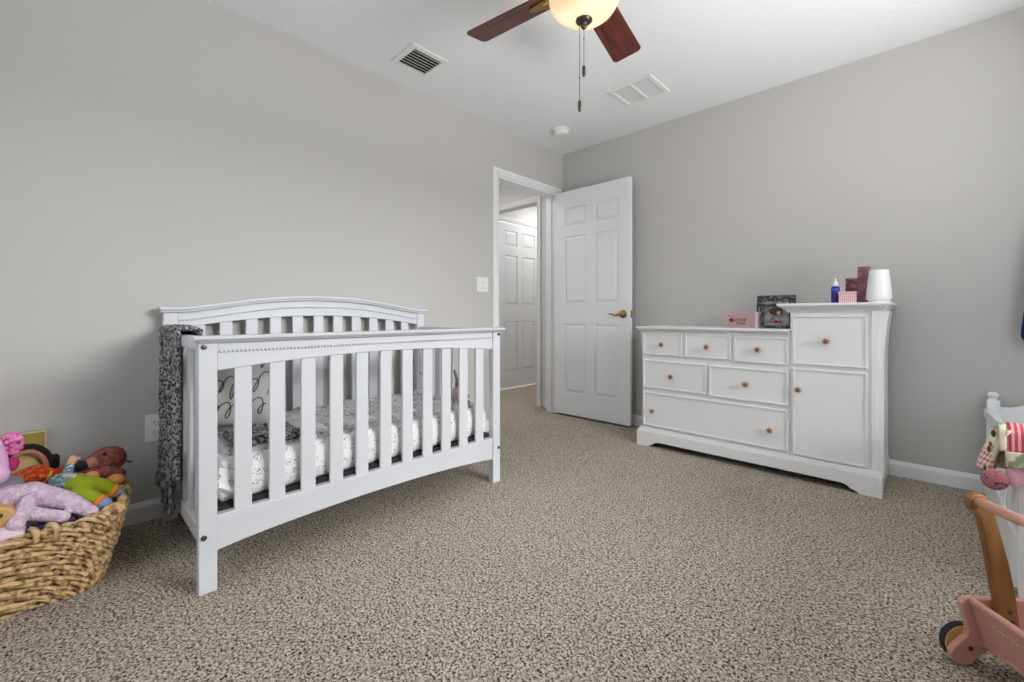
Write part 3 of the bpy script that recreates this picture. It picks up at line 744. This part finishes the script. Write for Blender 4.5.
def dresser():
    root = thing('dresser', 'white combination dresser with raised right cupboard and flower knobs against the back wall', 'dresser', (-.83, 3.05, 0))
    P = lambda name, bm, bev=.002, par=root: obj(name, bm, 'dress', par, bev)
    yf, yb = 2.850, 3.272
    bm = B()
    box(bm, -1.462, -.568, yf, yb, .10, .806)               # low carcase
    P('low_carcase', bm)
    bm = B(); box(bm, -.568, -.19, yf, yb, .10, .935); P('tower_carcase', bm)
    # side pilasters, flaring out towards the top
    def flare(z, z1, h): s = max(0, (z-(z1-h))/h); return .020*s**1.8
    prof = [(-1.470 - flare(z, .806, .30)*.9, z) for z in [.10 + .706*i/20 for i in range(21)]]
    bm = B(); prism(bm, prof + [(-1.455, .806), (-1.455, .10)], 'y', yf+.004, yb); P('side_panel', bm)
    for d, ya, yb2 in ((0, yf+.05, yb), (.006, yf-.002, yf+.055)):
        prof = [(-.172 + d + flare(z, .935, .26), z) for z in [.10 + .835*i/24 for i in range(25)]]
        bm = B(); prism(bm, prof + [(-.20, .935), (-.20, .10)], 'y', ya, yb2); P('side_panel' if d == 0 else 'pilaster', bm)
    prof = [(-.190 + flare(z, .935, .26)*.9, z) for z in [.10 + .835*i/24 for i in range(25)]]
    bm = B(); prism(bm, prof + [(-.214, .935), (-.214, .10)], 'y', yf-.010, yf); P('pilaster_bead', bm)
    # tops with cove
    bm = B()
    for x0, y0, z0, z1 in ((-1.475, 2.836, .806, .812), (-1.488, 2.824, .812, .820), (-1.500, 2.810, .820, .834)):
        box(bm, x0, -.5685, y0, yb+.012, z0, z1)
    P('low_top', bm, .003)
    bm = B()
    n = 8
    for i in range(n):
        a = i/n; e = .032*(1-math.cos(a*PI/2)); z0 = .930 + .030*i/n; z1 = .930+.030*(i+1)/n + .0004
        box(bm, -.585-e, -.162+e*.6, yf-.008-e, yb, z0, z1)
    box(bm, -.620, -.140, 2.806, yb+.014, .960, .966); box(bm, -.626, -.134, 2.800, yb+.016, .966, .979)
    P('tower_top', bm, .0025)
    # plinth with bracket feet
    top = .100
    pts = [(-1.496, 0), (-1.405, 0), (-1.398, .012), (-1.378, .020), (-1.362, .034), (-1.335, .040), (-1.30, .040),
           (-.36, .040), (-.335, .040), (-.312, .033), (-.296, .019), (-.272, .012), (-.262, 0), (-.170, 0), (-.170, top), (-1.496, top)]
    bm = B(); prism(bm, pts, 'y', 2.818, 2.838)
    for xa, xb in ((-1.496, -1.476), (-.190, -.170)):
        q = [(2.838, 0), (2.93, 0), (2.95, .03), (3.0, .04), (3.13, .04), (3.18, .03), (3.20, 0), (3.275, 0), (3.275, top), (2.838, top)]
        prism(bm, q, 'x', xa, xb)
    box(bm, -1.476, -.19, 3.255, 3.275, 0, top)
    P('plinth', bm, .0015)
    bm = B()
    for i, (o_, z0, z1) in enumerate(((.000, .100, .106), (-.006, .106, .112), (-.012, .112, .120), (-.016, .120, .128))):
        box(bm, -1.496-o_, -.170+o_, 2.818-o_, 3.275, z0, z1)
    P('plinth_moulding', bm, .001)
    y = yf-.017
    rows = [[(-1.456, -1.180, .639, .790, [-1.316]), (-1.160, -.876, .639, .790, [-1.018]), (-.860, -.575, .632, .786, [-.727])],
            [(-1.456, -1.024, .408, .600, [-1.250]), (-1.006, -.575, .402, .596, [-.791])],
            [(-1.456, -.575, .143, .375, [-1.382, -.664])]]
    kk = 0
    for r in rows:
        for x0, x1, z0, z1, ks in r:
            d = P('drawer', inset_front(B(), x0, x1, z0, z1, y), .0015)
            for kx in ks: knob(d, kx, {0: .712, 1: .500, 2: .250}[rows.index(r)], y+.004, kk); kk += .3
    d = P('drawer', inset_front(B(), -.555, -.228, .642, .912, y), .0015); knob(d, -.399, .775, y+.004, .2)
    d = P('door', inset_front(B(), -.555, -.228, .136, .618, y), .0015); knob(d, -.526, .501, y+.004, .5)
    return root
dresser()

# things on the low top
ZT = .8345
t = thing('keepsake_box', 'dusty pink keepsake box with red flower print on the low dresser top', 'box', (-.865, 3.0, ZT))
x0, x1, y0, y1, z1 = -.958, -.778, 2.955, 3.035, ZT+.098
bm = bx(x0, x1, y0, y1, ZT, z1); box(bm, x1, x1+.018, y0+.004, y1, ZT, z1+.002, 1)
o = obj('box_body', bm, ['boxpink', 'boxlilac'], t, .001)
bm = B()
for i in range(6):
    a = i*PI/3; sph(bm, (x0+.046+.008*math.cos(a), y0, ZT+.048+.008*math.sin(a)), .0065, (1, .15, 1), 8, 6)
for dx, dz in ((.03, .077), (.044, .073), (.058, .070), (.032, .022)): sph(bm, (x0+dx, y0, ZT+dz), .004, (1, .2, .9), 8, 6)
obj('flower_print', bm, 'maroon', o)
rotf = Matrix.Rotation(R(90), 4, 'X')
text_mesh('lettering', 'anya', .040, 'maroon', o, Matrix.Translation((x0+.095, y0-.0004, ZT+.053)) @ rotf, .35)
text_mesh('lettering', 'love', .032, 'taupe', o, Matrix.Translation((x0+.098, y0-.0004, ZT+.028)) @ rotf, .35)

def pic_frame(name, label, cx, yb, w, h, fw, lean, m):
    t = thing(name, label, 'picture frame', (cx, yb, ZT), local=True)
    t.rotation_euler = (R(-lean), 0, R(-2))
    bm = B()
    for a in ((-w/2, w/2, 0, fw), (-w/2, w/2, h-fw, h), (-w/2, -w/2+fw, fw, h-fw), (w/2-fw, w/2, fw, h-fw)): box(bm, a[0], a[1], -.016, 0, a[2], a[3])
    for a in ((-w/2+fw*.3, w/2-fw*.3, fw*.3, fw*.6), (-w/2+fw*.3, w/2-fw*.3, h-fw*.6, h-fw*.3), (-w/2+fw*.3, -w/2+fw*.6, fw*.6, h-fw*.6), (w/2-fw*.6, w/2-fw*.3, fw*.6, h-fw*.6)): box(bm, a[0], a[1], -.022, -.016, a[2], a[3])
    obj('frame', bm, m, t, .002)
    sb = B(); prism(sb, [(.0005, h*.7), (.004, h*.72), (.055, .012), (.050, .010)], 'x', -.02, .02); obj('easel_back', sb, 'black', t)
    return t, w, h, fw
t, w_, h_, fw = pic_frame('picture_frame', 'larger dark pewter ornate picture frame leaning behind the smaller photo frame', -.700, 3.105, .215, .205, .034, 8, 'frame')
obj('picture', bx(-w_/2+fw, w_/2-fw, -.006, -.002, fw, h_-fw), 'photo', t)
t, w_, h_, fw = pic_frame('picture_frame', 'smaller dark frame holding a photo of a brown haired person, beside the pink box', -.672, 3.01, .165, .148, .016, 8, 'frame')
pc = obj('picture', bx(-w_/2+fw, w_/2-fw, -.006, -.002, fw, h_-fw), 'photo', t)
bm = B(); sph(bm, (-.004, -.007, .104), .034, (1.15, .05, .75)); obj('photo_hair', bm, 'hairbrown', pc)
bm = B(); sph(bm, (.010, -.009, .094), .010, (1, .05, 1.1)); obj('photo_face', bm, 'photoskin', pc)
bm = B(); prism(bm, [(-.02, .036), (0, .030), (.012, .036), (.030, .034), (.022, .046), (.006, .044), (-.004, .052)], 'y', -.009, -.006); obj('photo_red_shape', bm, 'photored', pc)

# things on the tower top
ZU = .9795
t = thing('spray_bottle', 'small blue bottle with white nozzle on the dresser tower', 'bottle', (-.378, 2.975, ZU))
o = obj('bottle_body', lathe(B(), [(0, 0), (.0185, 0), (.0195, .003), (.0195, .088), (.016, .094), (0, .094)], (-.378, 2.975, ZU), 24), 'navy', t, smooth=True)
bm = B()
tube(bm, [(-.378, 2.975, ZU+.060), (-.378, 2.975, ZU+.084)], .0199, 24)
obj('label_band', bm, 'bluelabel', o, smooth=True)
obj('nozzle', lathe(B(), [(0, .094), (.013, .094), (.0125, .108), (.007, .122), (.0045, .126), (.0045, .138), (0, .139)], (-.378, 2.975, ZU), 20), 'vase', t, smooth=True)
t = thing('gingham_box', 'low pink and white gingham box beside the blue bottle', 'box', (-.325, 2.96, ZU))
obj('box_body', bx(-.358, -.285, 2.925, 2.995, ZU, ZU+.050), 'gingham', t, .0015)
obj('lid', bx(-.361, -.282, 2.922, 2.998, ZU+.050, ZU+.062), 'gingham', t, .0015)
bm = bx(-.340, -.2865, 3.03, 3.085, ZU, ZU+.140); tag(obj('gift_box', bm, 'winebox', None, .0015), 'dark wine red upright box behind the gingham box', 'box')
bm = bx(-.286, -.236, 3.02, 3.09, ZU, ZU+.200); tag(obj('gift_box', bm, 'mauvebox', None, .0015), 'tall narrow mauve box standing behind the white shade', 'box')
t = thing('white_lamp_shade', 'small white tapered lamp with rounded base at the right end of dresser top', 'lamp', (-.192, 2.955, ZU))
obj('foot', lathe(B(), [(0, 0), (.048, 0), (.049, .006), (.040, .010), (0, .010)], (-.192, 2.955, ZU), 32), 'vase', t, smooth=True)
obj('shade', lathe(B(), [(0, .010), (.044, .010), (.0525, .020), (.0535, .032), (.051, .060), (.0405, .166), (.039, .170), (.036, .168), (0, .160)], (-.192, 2.955, ZU), 40), 'vase', t, smooth=True)

# ------------------------------------------------------------------ basket
bcx, bcy, BH = -2.195, -.185, .255
t = thing('toy_basket', 'woven seagrass basket full of soft toys on the carpet by the crib', 'basket', (bcx, bcy, 0))
def ring_pt(a, hx, hy, n=4.6):
    c, s = math.cos(a), math.sin(a)
    return bcx + hx*math.copysign(abs(c)**(2/n), c), bcy + hy*math.copysign(abs(s)**(2/n), s)
def half(z):
    s = z/BH; return .185 + .056*s**.8, .262 + .072*s**.75
def rimz(a):    # gently raised ends
    return .004*abs(math.sin(a))**3
rowsN = 10; bm = B(); STEPS = 260
for r in range(rowsN):
    zc = .014 + (BH-.028)*r/(rowsN-1); hx, hy = half(zc)
    for strand in range(3):
        pts = []
        for k in range(STEPS+1):
            a = 2*PI*k/STEPS; x, y = ring_pt(a, hx, hy)
            ph = a*17 + strand*2*PI/3 + r*1.3
            off = .0105*math.sin(ph); dz = .0125*math.cos(ph)
            nx, ny = x-bcx, y-bcy; L = math.hypot(nx, ny)
            pts.append((x+nx/L*off, y+ny/L*off, zc + dz + rimz(a)*zc/BH + .003*math.sin(a*9+r)))
        tube(bm, pts, [.0074+.0018*math.sin(k*.9+strand*2+r) for k in range(len(pts))], 6, caps=False)
obj('woven_side', bm, 'seagrass', t, smooth=True)
for k0 in range(0, 72, 9):    # wrapping over the rim, in bands of three turns
    bm = B(); last = []
    for k in range(k0, k0+3):
        a = 2*PI*k/72; hx, hy = half(BH); x, y = ring_pt(a, hx, hy); nx, ny = x-bcx, y-bcy; L = math.hypot(nx, ny); nx /= L; ny /= L
        pts = [(x+nx*.020*math.cos(q), y+ny*.020*math.cos(q), BH-.010+.021*math.sin(q)) for q in [-1.4+i*.55 for i in range(9)]]
        if (k-k0) % 2: pts = pts[::-1]
        last += pts
    tube(bm, last, .0085, 6)
    obj('rim_wrapping', bm, 'seagrass', t, smooth=True)
bm = B(); rings = []
for i in range(7):
    z = .008 + (BH-.02)*i/6; hx, hy = half(z); rings.append([bm.verts.new((*ring_pt(2*PI*k/60, hx-.008, hy-.008), z)) for k in range(60)])
for q, s in zip(rings, rings[1:]):
    for k in range(60): bm.faces.new((q[k], q[(k+1) % 60], s[(k+1) % 60], s[k]))
bm.faces.new(rings[0])
obj('liner', bm, 'basketin', t)

# ------------------------------------------------------------------ toys in the basket
t = thing('plush_toy', 'large floppy lilac pink plush sprawled on top of the basket front', 'soft toy', (-2.08, -.05, .3))
plush('body', [((-2.14, -.17, .315), (-2.10, -.075, .325), .052, .044), ((-2.12, -.08, .328), (-2.06, .0, .300), .040, .030), ((-2.06, .0, .300), (-2.0, .06, .262), .030, .020),
               ((-2.03, -.075, .290), (-1.995, -.005, .268), .022, .019),
               ((-2.05, -.080, .330), (-1.975, -.105, .285), .021, .022), ((-2.14, .0, .26), (-2.1, .08, .25), .04, .03)], 'lilac', t, .006)
t = thing('plush_pig', 'pink plush animal with curly hot pink pompom ear at the left edge', 'soft toy', (-2.15, -.18, .3))
plush('head', [((-2.18, -.19, .480), (-2.15, -.175, .430), .055, .050), ((-2.15, -.175, .425), (-2.12, -.155, .410), .042, .034), ((-2.2, -.24, .40), (-2.2, -.26, .28), .06, .07)], 'lilacface', t, .006)
bm = B(); random.seed(5)
for k in range(46):
    a, b = random.random()*2*PI, math.acos(2*random.random()-1)
    sph(bm, (-2.185+.024*math.sin(b)*math.cos(a), -.124+.022*math.sin(b)*math.sin(a), .490+.030*math.cos(b)), .009, u=8, v=6)
obj('pompom_ear', bm, 'hotpink', t, smooth=True)
bm = B(); sph(bm, (-2.16, -.120, .428), .018, (1, .8, 1.3)); obj('scarf', bm, 'magenta', t, smooth=True)
# ring shaped toy: black rim, tan inside
t = thing('hooded_toy', 'black rimmed round toy with tan lining behind the knitted doll', 'soft toy', (-2.41, -.1, .3))
bm = B(); pts = [(-2.40, -.10+.062*math.cos(a), .345+.084*math.sin(a)) for a in [-.5+i*(PI+1.0)/16 for i in range(17)]]; tube(bm, pts, .010, 8); capsule(bm, (-2.42, -.045, .31), (-2.42, -.03, .365), .028, .016); obj('black_rim', bm, 'black', t, smooth=True)
bm = B(); pts = [(-2.385, -.10+.050*math.cos(a), .342+.070*math.sin(a)) for a in [-.4+i*(PI+.8)/16 for i in range(17)]]; tube(bm, pts, .008, 8); obj('inner_band', bm, 'muzzle', t, smooth=True)
bm = B(); sph(bm, (-2.41, -.115, .325), .056, (.5, 1, 1.25)); obj('tan_belly', bm, 'tan', t, smooth=True)
t = thing('pinboard', 'small olive brown board with cream edge leaning on the wall behind the basket', 'board', (-2.49, -.12, .26))
bm = bx(-2.500, -2.482, -.19, -.052, .33, .466); o = obj('board', bm, 'olive', t, .002)
bm = B(); box(bm, -2.4825, -2.479, -.19, -.052, .461, .466); box(bm, -2.4825, -2.479, -.055, -.052, .33, .461); obj('edge', bm, 'cream', t)
bm = B(); box(bm, -2.498, -2.484, -.19, -.052, .12, .33); obj('stand', bm, 'olive', t)
# knitted doll
t = thing('knitted_doll', 'orange red knitted doll with yellow band lying across the basket', 'doll', (-2.33, -.06, .3))
plush('dress', [((-2.35, -.13, .315), (-2.34, -.075, .325), .030, .044), ((-2.34, -.075, .325), (-2.33, -.045, .318), .044, .034)], 'orange', t, .005)
plush('skirt', [((-2.325, -.035, .315), (-2.33, .005, .322), .032, .028)], 'orangeflat', t, .005)
bm = tube(B(), [(-2.302, -.062, .296), (-2.297, -.045, .318), (-2.305, -.035, .345)], .005, 6); obj('waist_band', bm, 'yellowtrim', t, smooth=True)
plush('leg', [((-2.30, -.018, .305), (-2.29, .008, .33), .016, .014)], 'skin', t, .004)
# rag doll in lime overalls
t = thing('rag_doll', 'rag doll in blue floral top and lime green overalls lying on its back', 'doll', (-2.16, .03, .3))
plush('torso', [((-2.225, -.012, .318), (-2.17, .022, .318), .034, .038)], 'floral', t, .004)
plush('arm', [((-2.235, .0, .33), (-2.27, .012, .362), .017, .014)], 'floral', t, .004)
plush('hand', [((-2.275, .014, .37), (-2.28, .018, .385), .014, .012), ((-2.275, .022, .378), (-2.272, .034, .383), .006, .006)], 'skin', t, .003)
plush('overalls', [((-2.165, .025, .318), (-2.135, .045, .312), .037, .036), ((-2.145, .055, .318), (-2.145, .095, .298), .028, .025), ((-2.145, .095, .298), (-2.15, .115, .275), .025, .022),
                   ((-2.105, .035, .300), (-2.075, .062, .285), .029, .026), ((-2.075, .062, .285), (-2.06, .080, .272), .026, .023)], 'lime', t, .004)
bm = B(); prism(bm, [(-2.185, .0), (-2.148, .028), (-2.135, .018), (-2.172, -.010)], 'z', .348, .357); obj('bib_patch', bm, 'patch', t, .001)
for c0, c1 in (((-2.148, .112, .276), (-2.149, .124, .266)), ((-2.062, .077, .274), (-2.055, .086, .267))):
    f = plush('foot', [(c1, (Vector(c1)+(Vector(c1)-Vector(c0))*.9), .023, .022)], 'bluegrey', t, .004)
    bm = tube(B(), [c0, c1], .0265, 16); obj('trouser_cuff', bm, 'cuff', t, smooth=True)
# brown plush dog
t = thing('plush_dog', 'reddish brown plush dog with big black nose at the basket right end', 'soft toy', (-2.3, .1, .3))
hd = plush('head', [((-2.31, .122, .352), (-2.30, .108, .358), .050, .046), ((-2.30, .108, .358), (-2.285, .066, .352), .042, .028)], 'mauve', t, .004)
bm = B(); capsule(bm, (-2.274, .070, .358), (-2.270, .058, .356), .021, .019); obj('muzzle', bm, 'muzzle', hd, smooth=True)
bm = B(); sph(bm, (-2.266, .044, .355), .022, (.9, 1, .85)); obj('nose', bm, 'black', hd, smooth=True)
bm = B(); sph(bm, (-2.258, .103, .386), .006, u=8, v=6); obj('eye', bm, 'black', hd, smooth=True)
plush('body', [((-2.33, .06, .30), (-2.30, .10, .30), .04, .04), ((-2.29, .02, .325), (-2.262, .11, .315), .016, .024), ((-2.262, .11, .315), (-2.27, .145, .295), .026, .022)], 'mauve', t, .005)
bm = tube(B(), [(-2.31, .150, .328), (-2.305, .168, .332), (-2.30, .186, .327)], .0028, 6); obj('black_cord', bm, 'black', t, smooth=True)
for c, r, lab in (((-2.205, .066, .325), .020, 'peach plush ball tucked between the rag doll and the brown dog'), ((-2.225, .131, .288), .026, 'peach plush ball at the right end of the basket rim')):
    bm = B(); sph(bm, c, r, (1, 1.15, .85)); tag(obj('plush_ball', bm, 'peach', None, smooth=True), lab, 'ball', 'peach plush balls in the basket')
t = thing('wooden_peg_toy', 'light wooden rounded block toy at the left edge of basket', 'toy', (-1.99, -.14, .3))
bm = B(); prism(bm, [(-.185, .26), (-.105, .262), (-.098, .30), (-.112, .334), (-.15, .35), (-.185, .345)], 'x', -2.03, -1.985); o = obj('block', bm, 'birch', t, .008, seg=3)
bm = B(); lathe(bm, [(0, 0), (.006, 0), (.006, .0015), (0, .0015)], (-1.985, -.135, .318), 12, 'x'); obj('peg_hole', bm, 'hairbrown', t)
bm = cushion(B(), -2.03, -1.955, -.24, -.085, .235, .278, .02, 12, 16, f=lambda x, y: .006*math.sin(y*90)); tag(obj('pink_cloth', bm, 'pinkcloth', None, smooth=True), 'pale pink satin cloth tucked inside the basket front rim', 'cloth')
bm = cushion(B(), -2.34, -2.21, -.22, -.10, .29, .352, .03, 12, 14); tag(obj('grey_cloth', bm, 'greycloth', None, smooth=True), 'grey cloth lying behind the lilac plush near the left edge', 'cloth')
bm = cushion(B(), -2.07, -1.97, -.12, .03, .20, .252, .02, 12, 14); tag(obj('purple_cloth', bm, 'purple', None, smooth=True), 'dark purple patterned cloth low inside the basket under the lilac plush', 'cloth')
bm = cushion(B(), -2.35, -2.05, -.38, .03, .02, .225, .06, 12, 14); tag(obj('cloth_bundle', bm, 'greycloth', None, smooth=True), 'bundle of dark cloth filling the basket below the toys', 'cloth')

# ------------------------------------------------------------------ toddler bed at the right edge
def toddler_bed():
    t = thing('toddler_bed', 'white wooden toddler bed with ball topped posts at the right edge', 'bed', (.55, 2.7, 0))
    P = lambda name, bm, bev=.003: obj(name, bm, 'bedwhite', t, bev)
    xl, xr, y0, y1 = .186, .86, 2.13, 3.262; hx = .205
    for x in (hx, xr-.045):
        p = P('post', bx(x, x+.045, y1-.045, y1, 0, .488), .004)
        bm = lathe(B(), [(0, .488), (.018, .488), (.014, .494), (.012, .498), (.018, .505), (.021, .513), (.018, .522), (.009, .527), (0, .528)], (x+.0225, y1-.0225, 0), 20); obj('ball_finial', bm, 'bedwhite', p, smooth=True)
        p = P('post', bx(x, x+.036, y0, y0+.036, 0, .500), .004)
        bm = lathe(B(), [(0, 0), (.007, 0), (.007, -.002), (0, -.003)], (x+.018, y0, .305), 12, 'y'); obj('bolt', bm, 'steel', p)
    N = 24; w_ = xr-xl-.09
    P('headboard', strip(B(), [(xl+.045+w_*i/N, .14, .462 + .085*math.sin(PI*i/N)**2 - .012*math.sin(PI*min(1, i/5))) for i in range(N+1)], 'y', y1-.034, y1-.014))
    P('footboard', strip(B(), [(xl+.036+(xr-xl-.072)*i/N, .10, .49 + .03*math.sin(PI*i/N)) for i in range(N+1)], 'y', y0+.008, y0+.028))
    # sides: rail, slats, low board
    for x in (xl+.008, xr-.03):
        pr = []
        for i in range(N+1):
            s = i/N; y = y1-.045 - s*(y1-y0-.081); pr.append((y, .40 + .075*s, .445 + .07*s))
        P('side_rail', strip(B(), pr, 'x', x, x+.022))
        P('side_board', bx(x, x+.022, y0+.036, y1-.045, .02, .20))
        for i in range(9):
            y = y0+.10+i*.112; P('slat', bx(x+.005, x+.017, y, y+.05, .199, .45), .002)
    P('base_board', bx(xl+.03, xr-.03, y0+.03, y1-.036, .16, .18))
toddler_bed()
bm = cushion(B(), .222, .825, 2.172, 3.215, .181, .30, .05); tag(obj('bed_mattress', bm, 'linen', None, smooth=True), 'white linen covered mattress inside the toddler bed', 'mattress')
def quilt():
    t = thing('patchwork_quilt', 'pink patchwork quilt with stripes and teddy bears draped over the toddler bed end', 'quilt', (.5, 2.14, .55))
    path = [(2.190, .40), (2.190, .46), (2.186, .51), (2.176, .545), (2.150, .562), (2.118, .556), (2.098, .535), (2.092, .50), (2.090, .472), (2.088, .445), (2.090, .430)]
    def ev(s):
        f = s*(len(path)-1); i = min(int(f), len(path)-2); f -= i
        return path[i][0]+(path[i+1][0]-path[i][0])*f, path[i][1]+(path[i+1][1]-path[i][1])*f
    def surf(bm, xa, xb, s0, s1, nx, ns, mi, off=0):
        G = {}
        for i in range(nx+1):
            for j in range(ns+1):
                x = xa+(xb-xa)*i/nx; s = s0+(s1-s0)*j/ns; y, z = ev(s)
                wv = .004*math.sin(x*55)*max(0, s-.5)*2
                G[i, j] = bm.verts.new((x, y-wv-off, z+.003*math.sin(x*40)))
        for i in range(nx):
            for j in range(ns):
                f = bm.faces.new((G[i, j], G[i+1, j], G[i+1, j+1], G[i, j+1])); f.material_index = mi
    bm = B(); surf(bm, .176, .93, 0, .78, 60, 24, 0); surf(bm, .172, .93, .78, 1.0, 60, 8, 1)
    surf(bm, .160, .176, 0, .78, 3, 24, 1)
    o = obj('end_drape', bm, ['qstripe', 'qcream'], t, smooth=True)
    s = o.modifiers.new('thick', 'SOLIDIFY'); s.thickness = .008
    # corner hanging down outside the left post
    bm = B(); G = {}; n, m = 14, 16
    for i in range(n+1):
        for j in range(m+1):
            u, v = i/n, j/m      # u from foot face round towards the head, v downwards
            y = 2.095 + .22*u; x = .182 - .016*math.sin(v*PI*.6) - .040*v - .012*math.sin(u*9+v*3)
            z = .548 - (.185 - .03*math.sin(u*PI))*v - .012*u
            if u < .35: x += (.35-u)*.05*v
            G[i, j] = bm.verts.new((x, y, z))
    for i in range(n):
        for j in range(m):
            f = bm.faces.new((G[i, j], G[i+1, j], G[i+1, j+1], G[i, j+1])); f.material_index = 0 if j < 9 else 1
    o2 = obj('hanging_corner', bm, ['qcream', 'qging'], t, smooth=True); s = o2.modifiers.new('thick', 'SOLIDIFY'); s.thickness = .007
    bm = B(); sph(bm, (.150, 2.083, .385), .034, (.95, .4, 1.0)); obj('turned_lining', bm, 'qpolka', t, smooth=True)
    bm = B(); sph(bm, (.196, 2.10, .405), .030, (.75, .3, 1.3)); obj('pink_lining', bm, 'qpink', t, smooth=True)
    bm = B()
    for x in (.225, .36, .50):
        sph(bm, (x, 2.084, .466), .015, (1, .25, .85)); sph(bm, (x+.024, 2.084, .456), .020, (1.1, .2, .6)); sph(bm, (x-.010, 2.084, .478), .005, (1, .3, 1), 8, 6); sph(bm, (x+.010, 2.084, .478), .005, (1, .3, 1), 8, 6)
    obj('teddy_patch', bm, 'teddy', t, smooth=True)
    bm = B()
    for x in (.235, .37, .51): sph(bm, (x, 2.082, .445), .020, (1.2, .2, .3))
    sph(bm, (.143, 2.12, .49), .008, (.5, 1, 1), 8, 6)
    obj('red_patch', bm, 'qred', t, smooth=True)
    bm = B(); sph(bm, (.140, 2.13, .47), .010, (.4, 1, 1.1), 10, 8); sph(bm, (.132, 2.14, .40), .008, (.5, 1, 1.6), 8, 6); sph(bm, (.26, 2.082, .438), .012, (1.3, .2, .4)); obj('green_patch', bm, 'qgreen', t, smooth=True)
    bm = B(); sph(bm, (.150, 2.125, .525), .012, (.5, 1, 1), 10, 8); obj('brown_patch', bm, 'hairbrown', t, smooth=True)
quilt()

# navy garment hanging on the back wall, only its edge in view
t = thing('hanging_jacket', 'navy blue garment hanging on the wall, cut off by the right edge', 'jacket', (.45, 3.23, 1.4))
bm = B(); G = {}
plush('jacket_body', [((.40, 3.24, 1.30), (.62, 3.24, 1.30), .03, .03), ((.43, 3.24, 1.25), (.45, 3.24, .88), .04, .04), ((.51, 3.24, 1.25), (.51, 3.24, .87), .045, .045), ((.59, 3.24, 1.25), (.58, 3.24, .88), .04, .04)], 'garment', t, .009)
plush('sleeve', [((.40, 3.235, 1.28), (.365, 3.235, 1.05), .036, .030), ((.365, 3.235, 1.05), (.348, 3.235, .815), .030, .033)], 'garment', t, .008)
bm = tube(B(), [(.51, 3.24, 1.32), (.51, 3.24, 1.38), (.51, 3.27, 1.39), (.51, 3.2955, 1.385)], .004, 8); obj('hook', bm, 'steel', t)

# ------------------------------------------------------------------ push walker
t = thing('push_walker', 'pink wooden baby push walker with tan wood handle arms and black tyred wheels', 'baby walker', (.063, 1.623, 0), R(39), local=True)
def side_profile():
    L = .40
    p = [(0.012, .180), (0.003, .176), (-.004, .165), (-.002, .150), (.008, .115), (.012, .095), (.008, .080), (-.006, .068), (-.022, .052), (-.030, .035), (-.027, .018), (-.014, .006), (.004, .003), (.020, .008), (.032, .020), (.044, .036), (.062, .045)]
    q = [(L-a, z) for a, z in p[::-1]]
    return p + [(.2, .045)] + q
for ya, yb in ((0, .016), (-.356, -.340)):
    bm = B(); prism(bm, side_profile(), 'y', ya, yb); s = obj('side_panel', bm, 'walkpink', t, .003)
    for ax in (.016, .384):
        yo = ya-.002 if ya == 0 else yb+.002
        bm = lathe(B(), [(0, 0), (.006, 0), (.006, -.002 if ya == 0 else .002), (0, -.003 if ya == 0 else .003)], (ax, yo+.002*(1 if ya == 0 else -1), .050), 14, 'y'); obj('axle_bolt', bm, 'steel', s)
for yc in (.0265, -.3665):
    for ax in (.016, .384):
        cx, cz = ax, .0500
        bm = lathe(B(), [(.040, -.008), (.0480, -.008), (.0495, -.005), (.0495, .005), (.0480, .008), (.040, .008)], (cx, yc, cz), 36, 'y')
        wv = obj('wheel', lathe(B(), [(0, -.0095), (.044, -.0095), (.047, -.007), (.047, .007), (.044, .0095), (0, .0095)], (cx, yc, cz), 36, 'y'), 'birch', t, smooth=False)
        obj('tyre', bm, 'rubber', wv, smooth=False)
for ua, ub in ((.016, .046), (.384, .354)):
    sg = 1 if ub > ua else -1
    bm = B(); prism(bm, [(ua, .168), (ua+sg*.010, .170), (ub+sg*.010, .070), (ub, .068)], 'y', -.3405, -.0005); bd = obj('end_board', bm, 'walkpink', t, .0015)
    obj('edge_rod', tube(B(), [(ua+sg*.004, -.3405, .174), (ua+sg*.004, -.0005, .174)], .0085, 14), 'walkrod', t, smooth=True)
    obj('edge_rod', tube(B(), [(ub+sg*.004, -.3405, .064), (ub+sg*.004, -.0005, .064)], .0075, 14), 'walkrod', t, smooth=True)
obj('tray_floor', bx(.05, .35, -.3405, -.0005, .062, .070), 'walkpink', t)
# faint pale script on the near board
d = Vector((.030, 0, -.100)).normalized()
pts = []
for k in range(60):
    s = k/59; u = .105 + .022*math.cos(s*38)*(.6+.4*math.sin(s*11)) * .35
    base = Vector((.016+.30*.030, -.045-.075*s, .168-.30*.100)); off = d*(-.006*math.cos(s*44)*(1+.5*math.sin(s*13)))
    pts.append(base + off + Vector((-.0014, -.003*math.sin(s*44), 0)))
obj('script_mark', tube(B(), pts, .0008, 5), 'script', t)
def arm(ya, yb):
    L = [(.0635, .100), (.062, .187), (.053, .235), (.044, .285), (.034, .345), (.026, .385), (.016, .408), (.002, .416), (-.004, .430), (-.002, .447), (.012, .457), (.030, .457), (.042, .448), (.050, .432), (.058, .405), (.072, .355), (.090, .285), (.106, .205), (.118, .100)]
    bm = B(); prism(bm, L, 'y', ya, yb); return bm
for ya, yb, by in ((-.019, -.0005, -.019), (-.3395, -.321, -.321)):
    a = obj('handle_arm', arm(ya, yb), ['walkwood'], t, .004)
    for u, z in ((.091, .161), (.097, .136)):
        sgn = -1 if by == -.019 else 1
        bm = lathe(B(), [(0, 0), (.0055, 0), (.0055, .002*sgn), (0, .003*sgn)], (u, by, z), 14, 'y'); obj('arm_bolt', bm, 'shadowgrey', a)
obj('handle_bar', tube(B(), [(.018, -.3385, .438), (.018, -.0015, .438)], .0125, 20), 'walkrod', t, smooth=True)
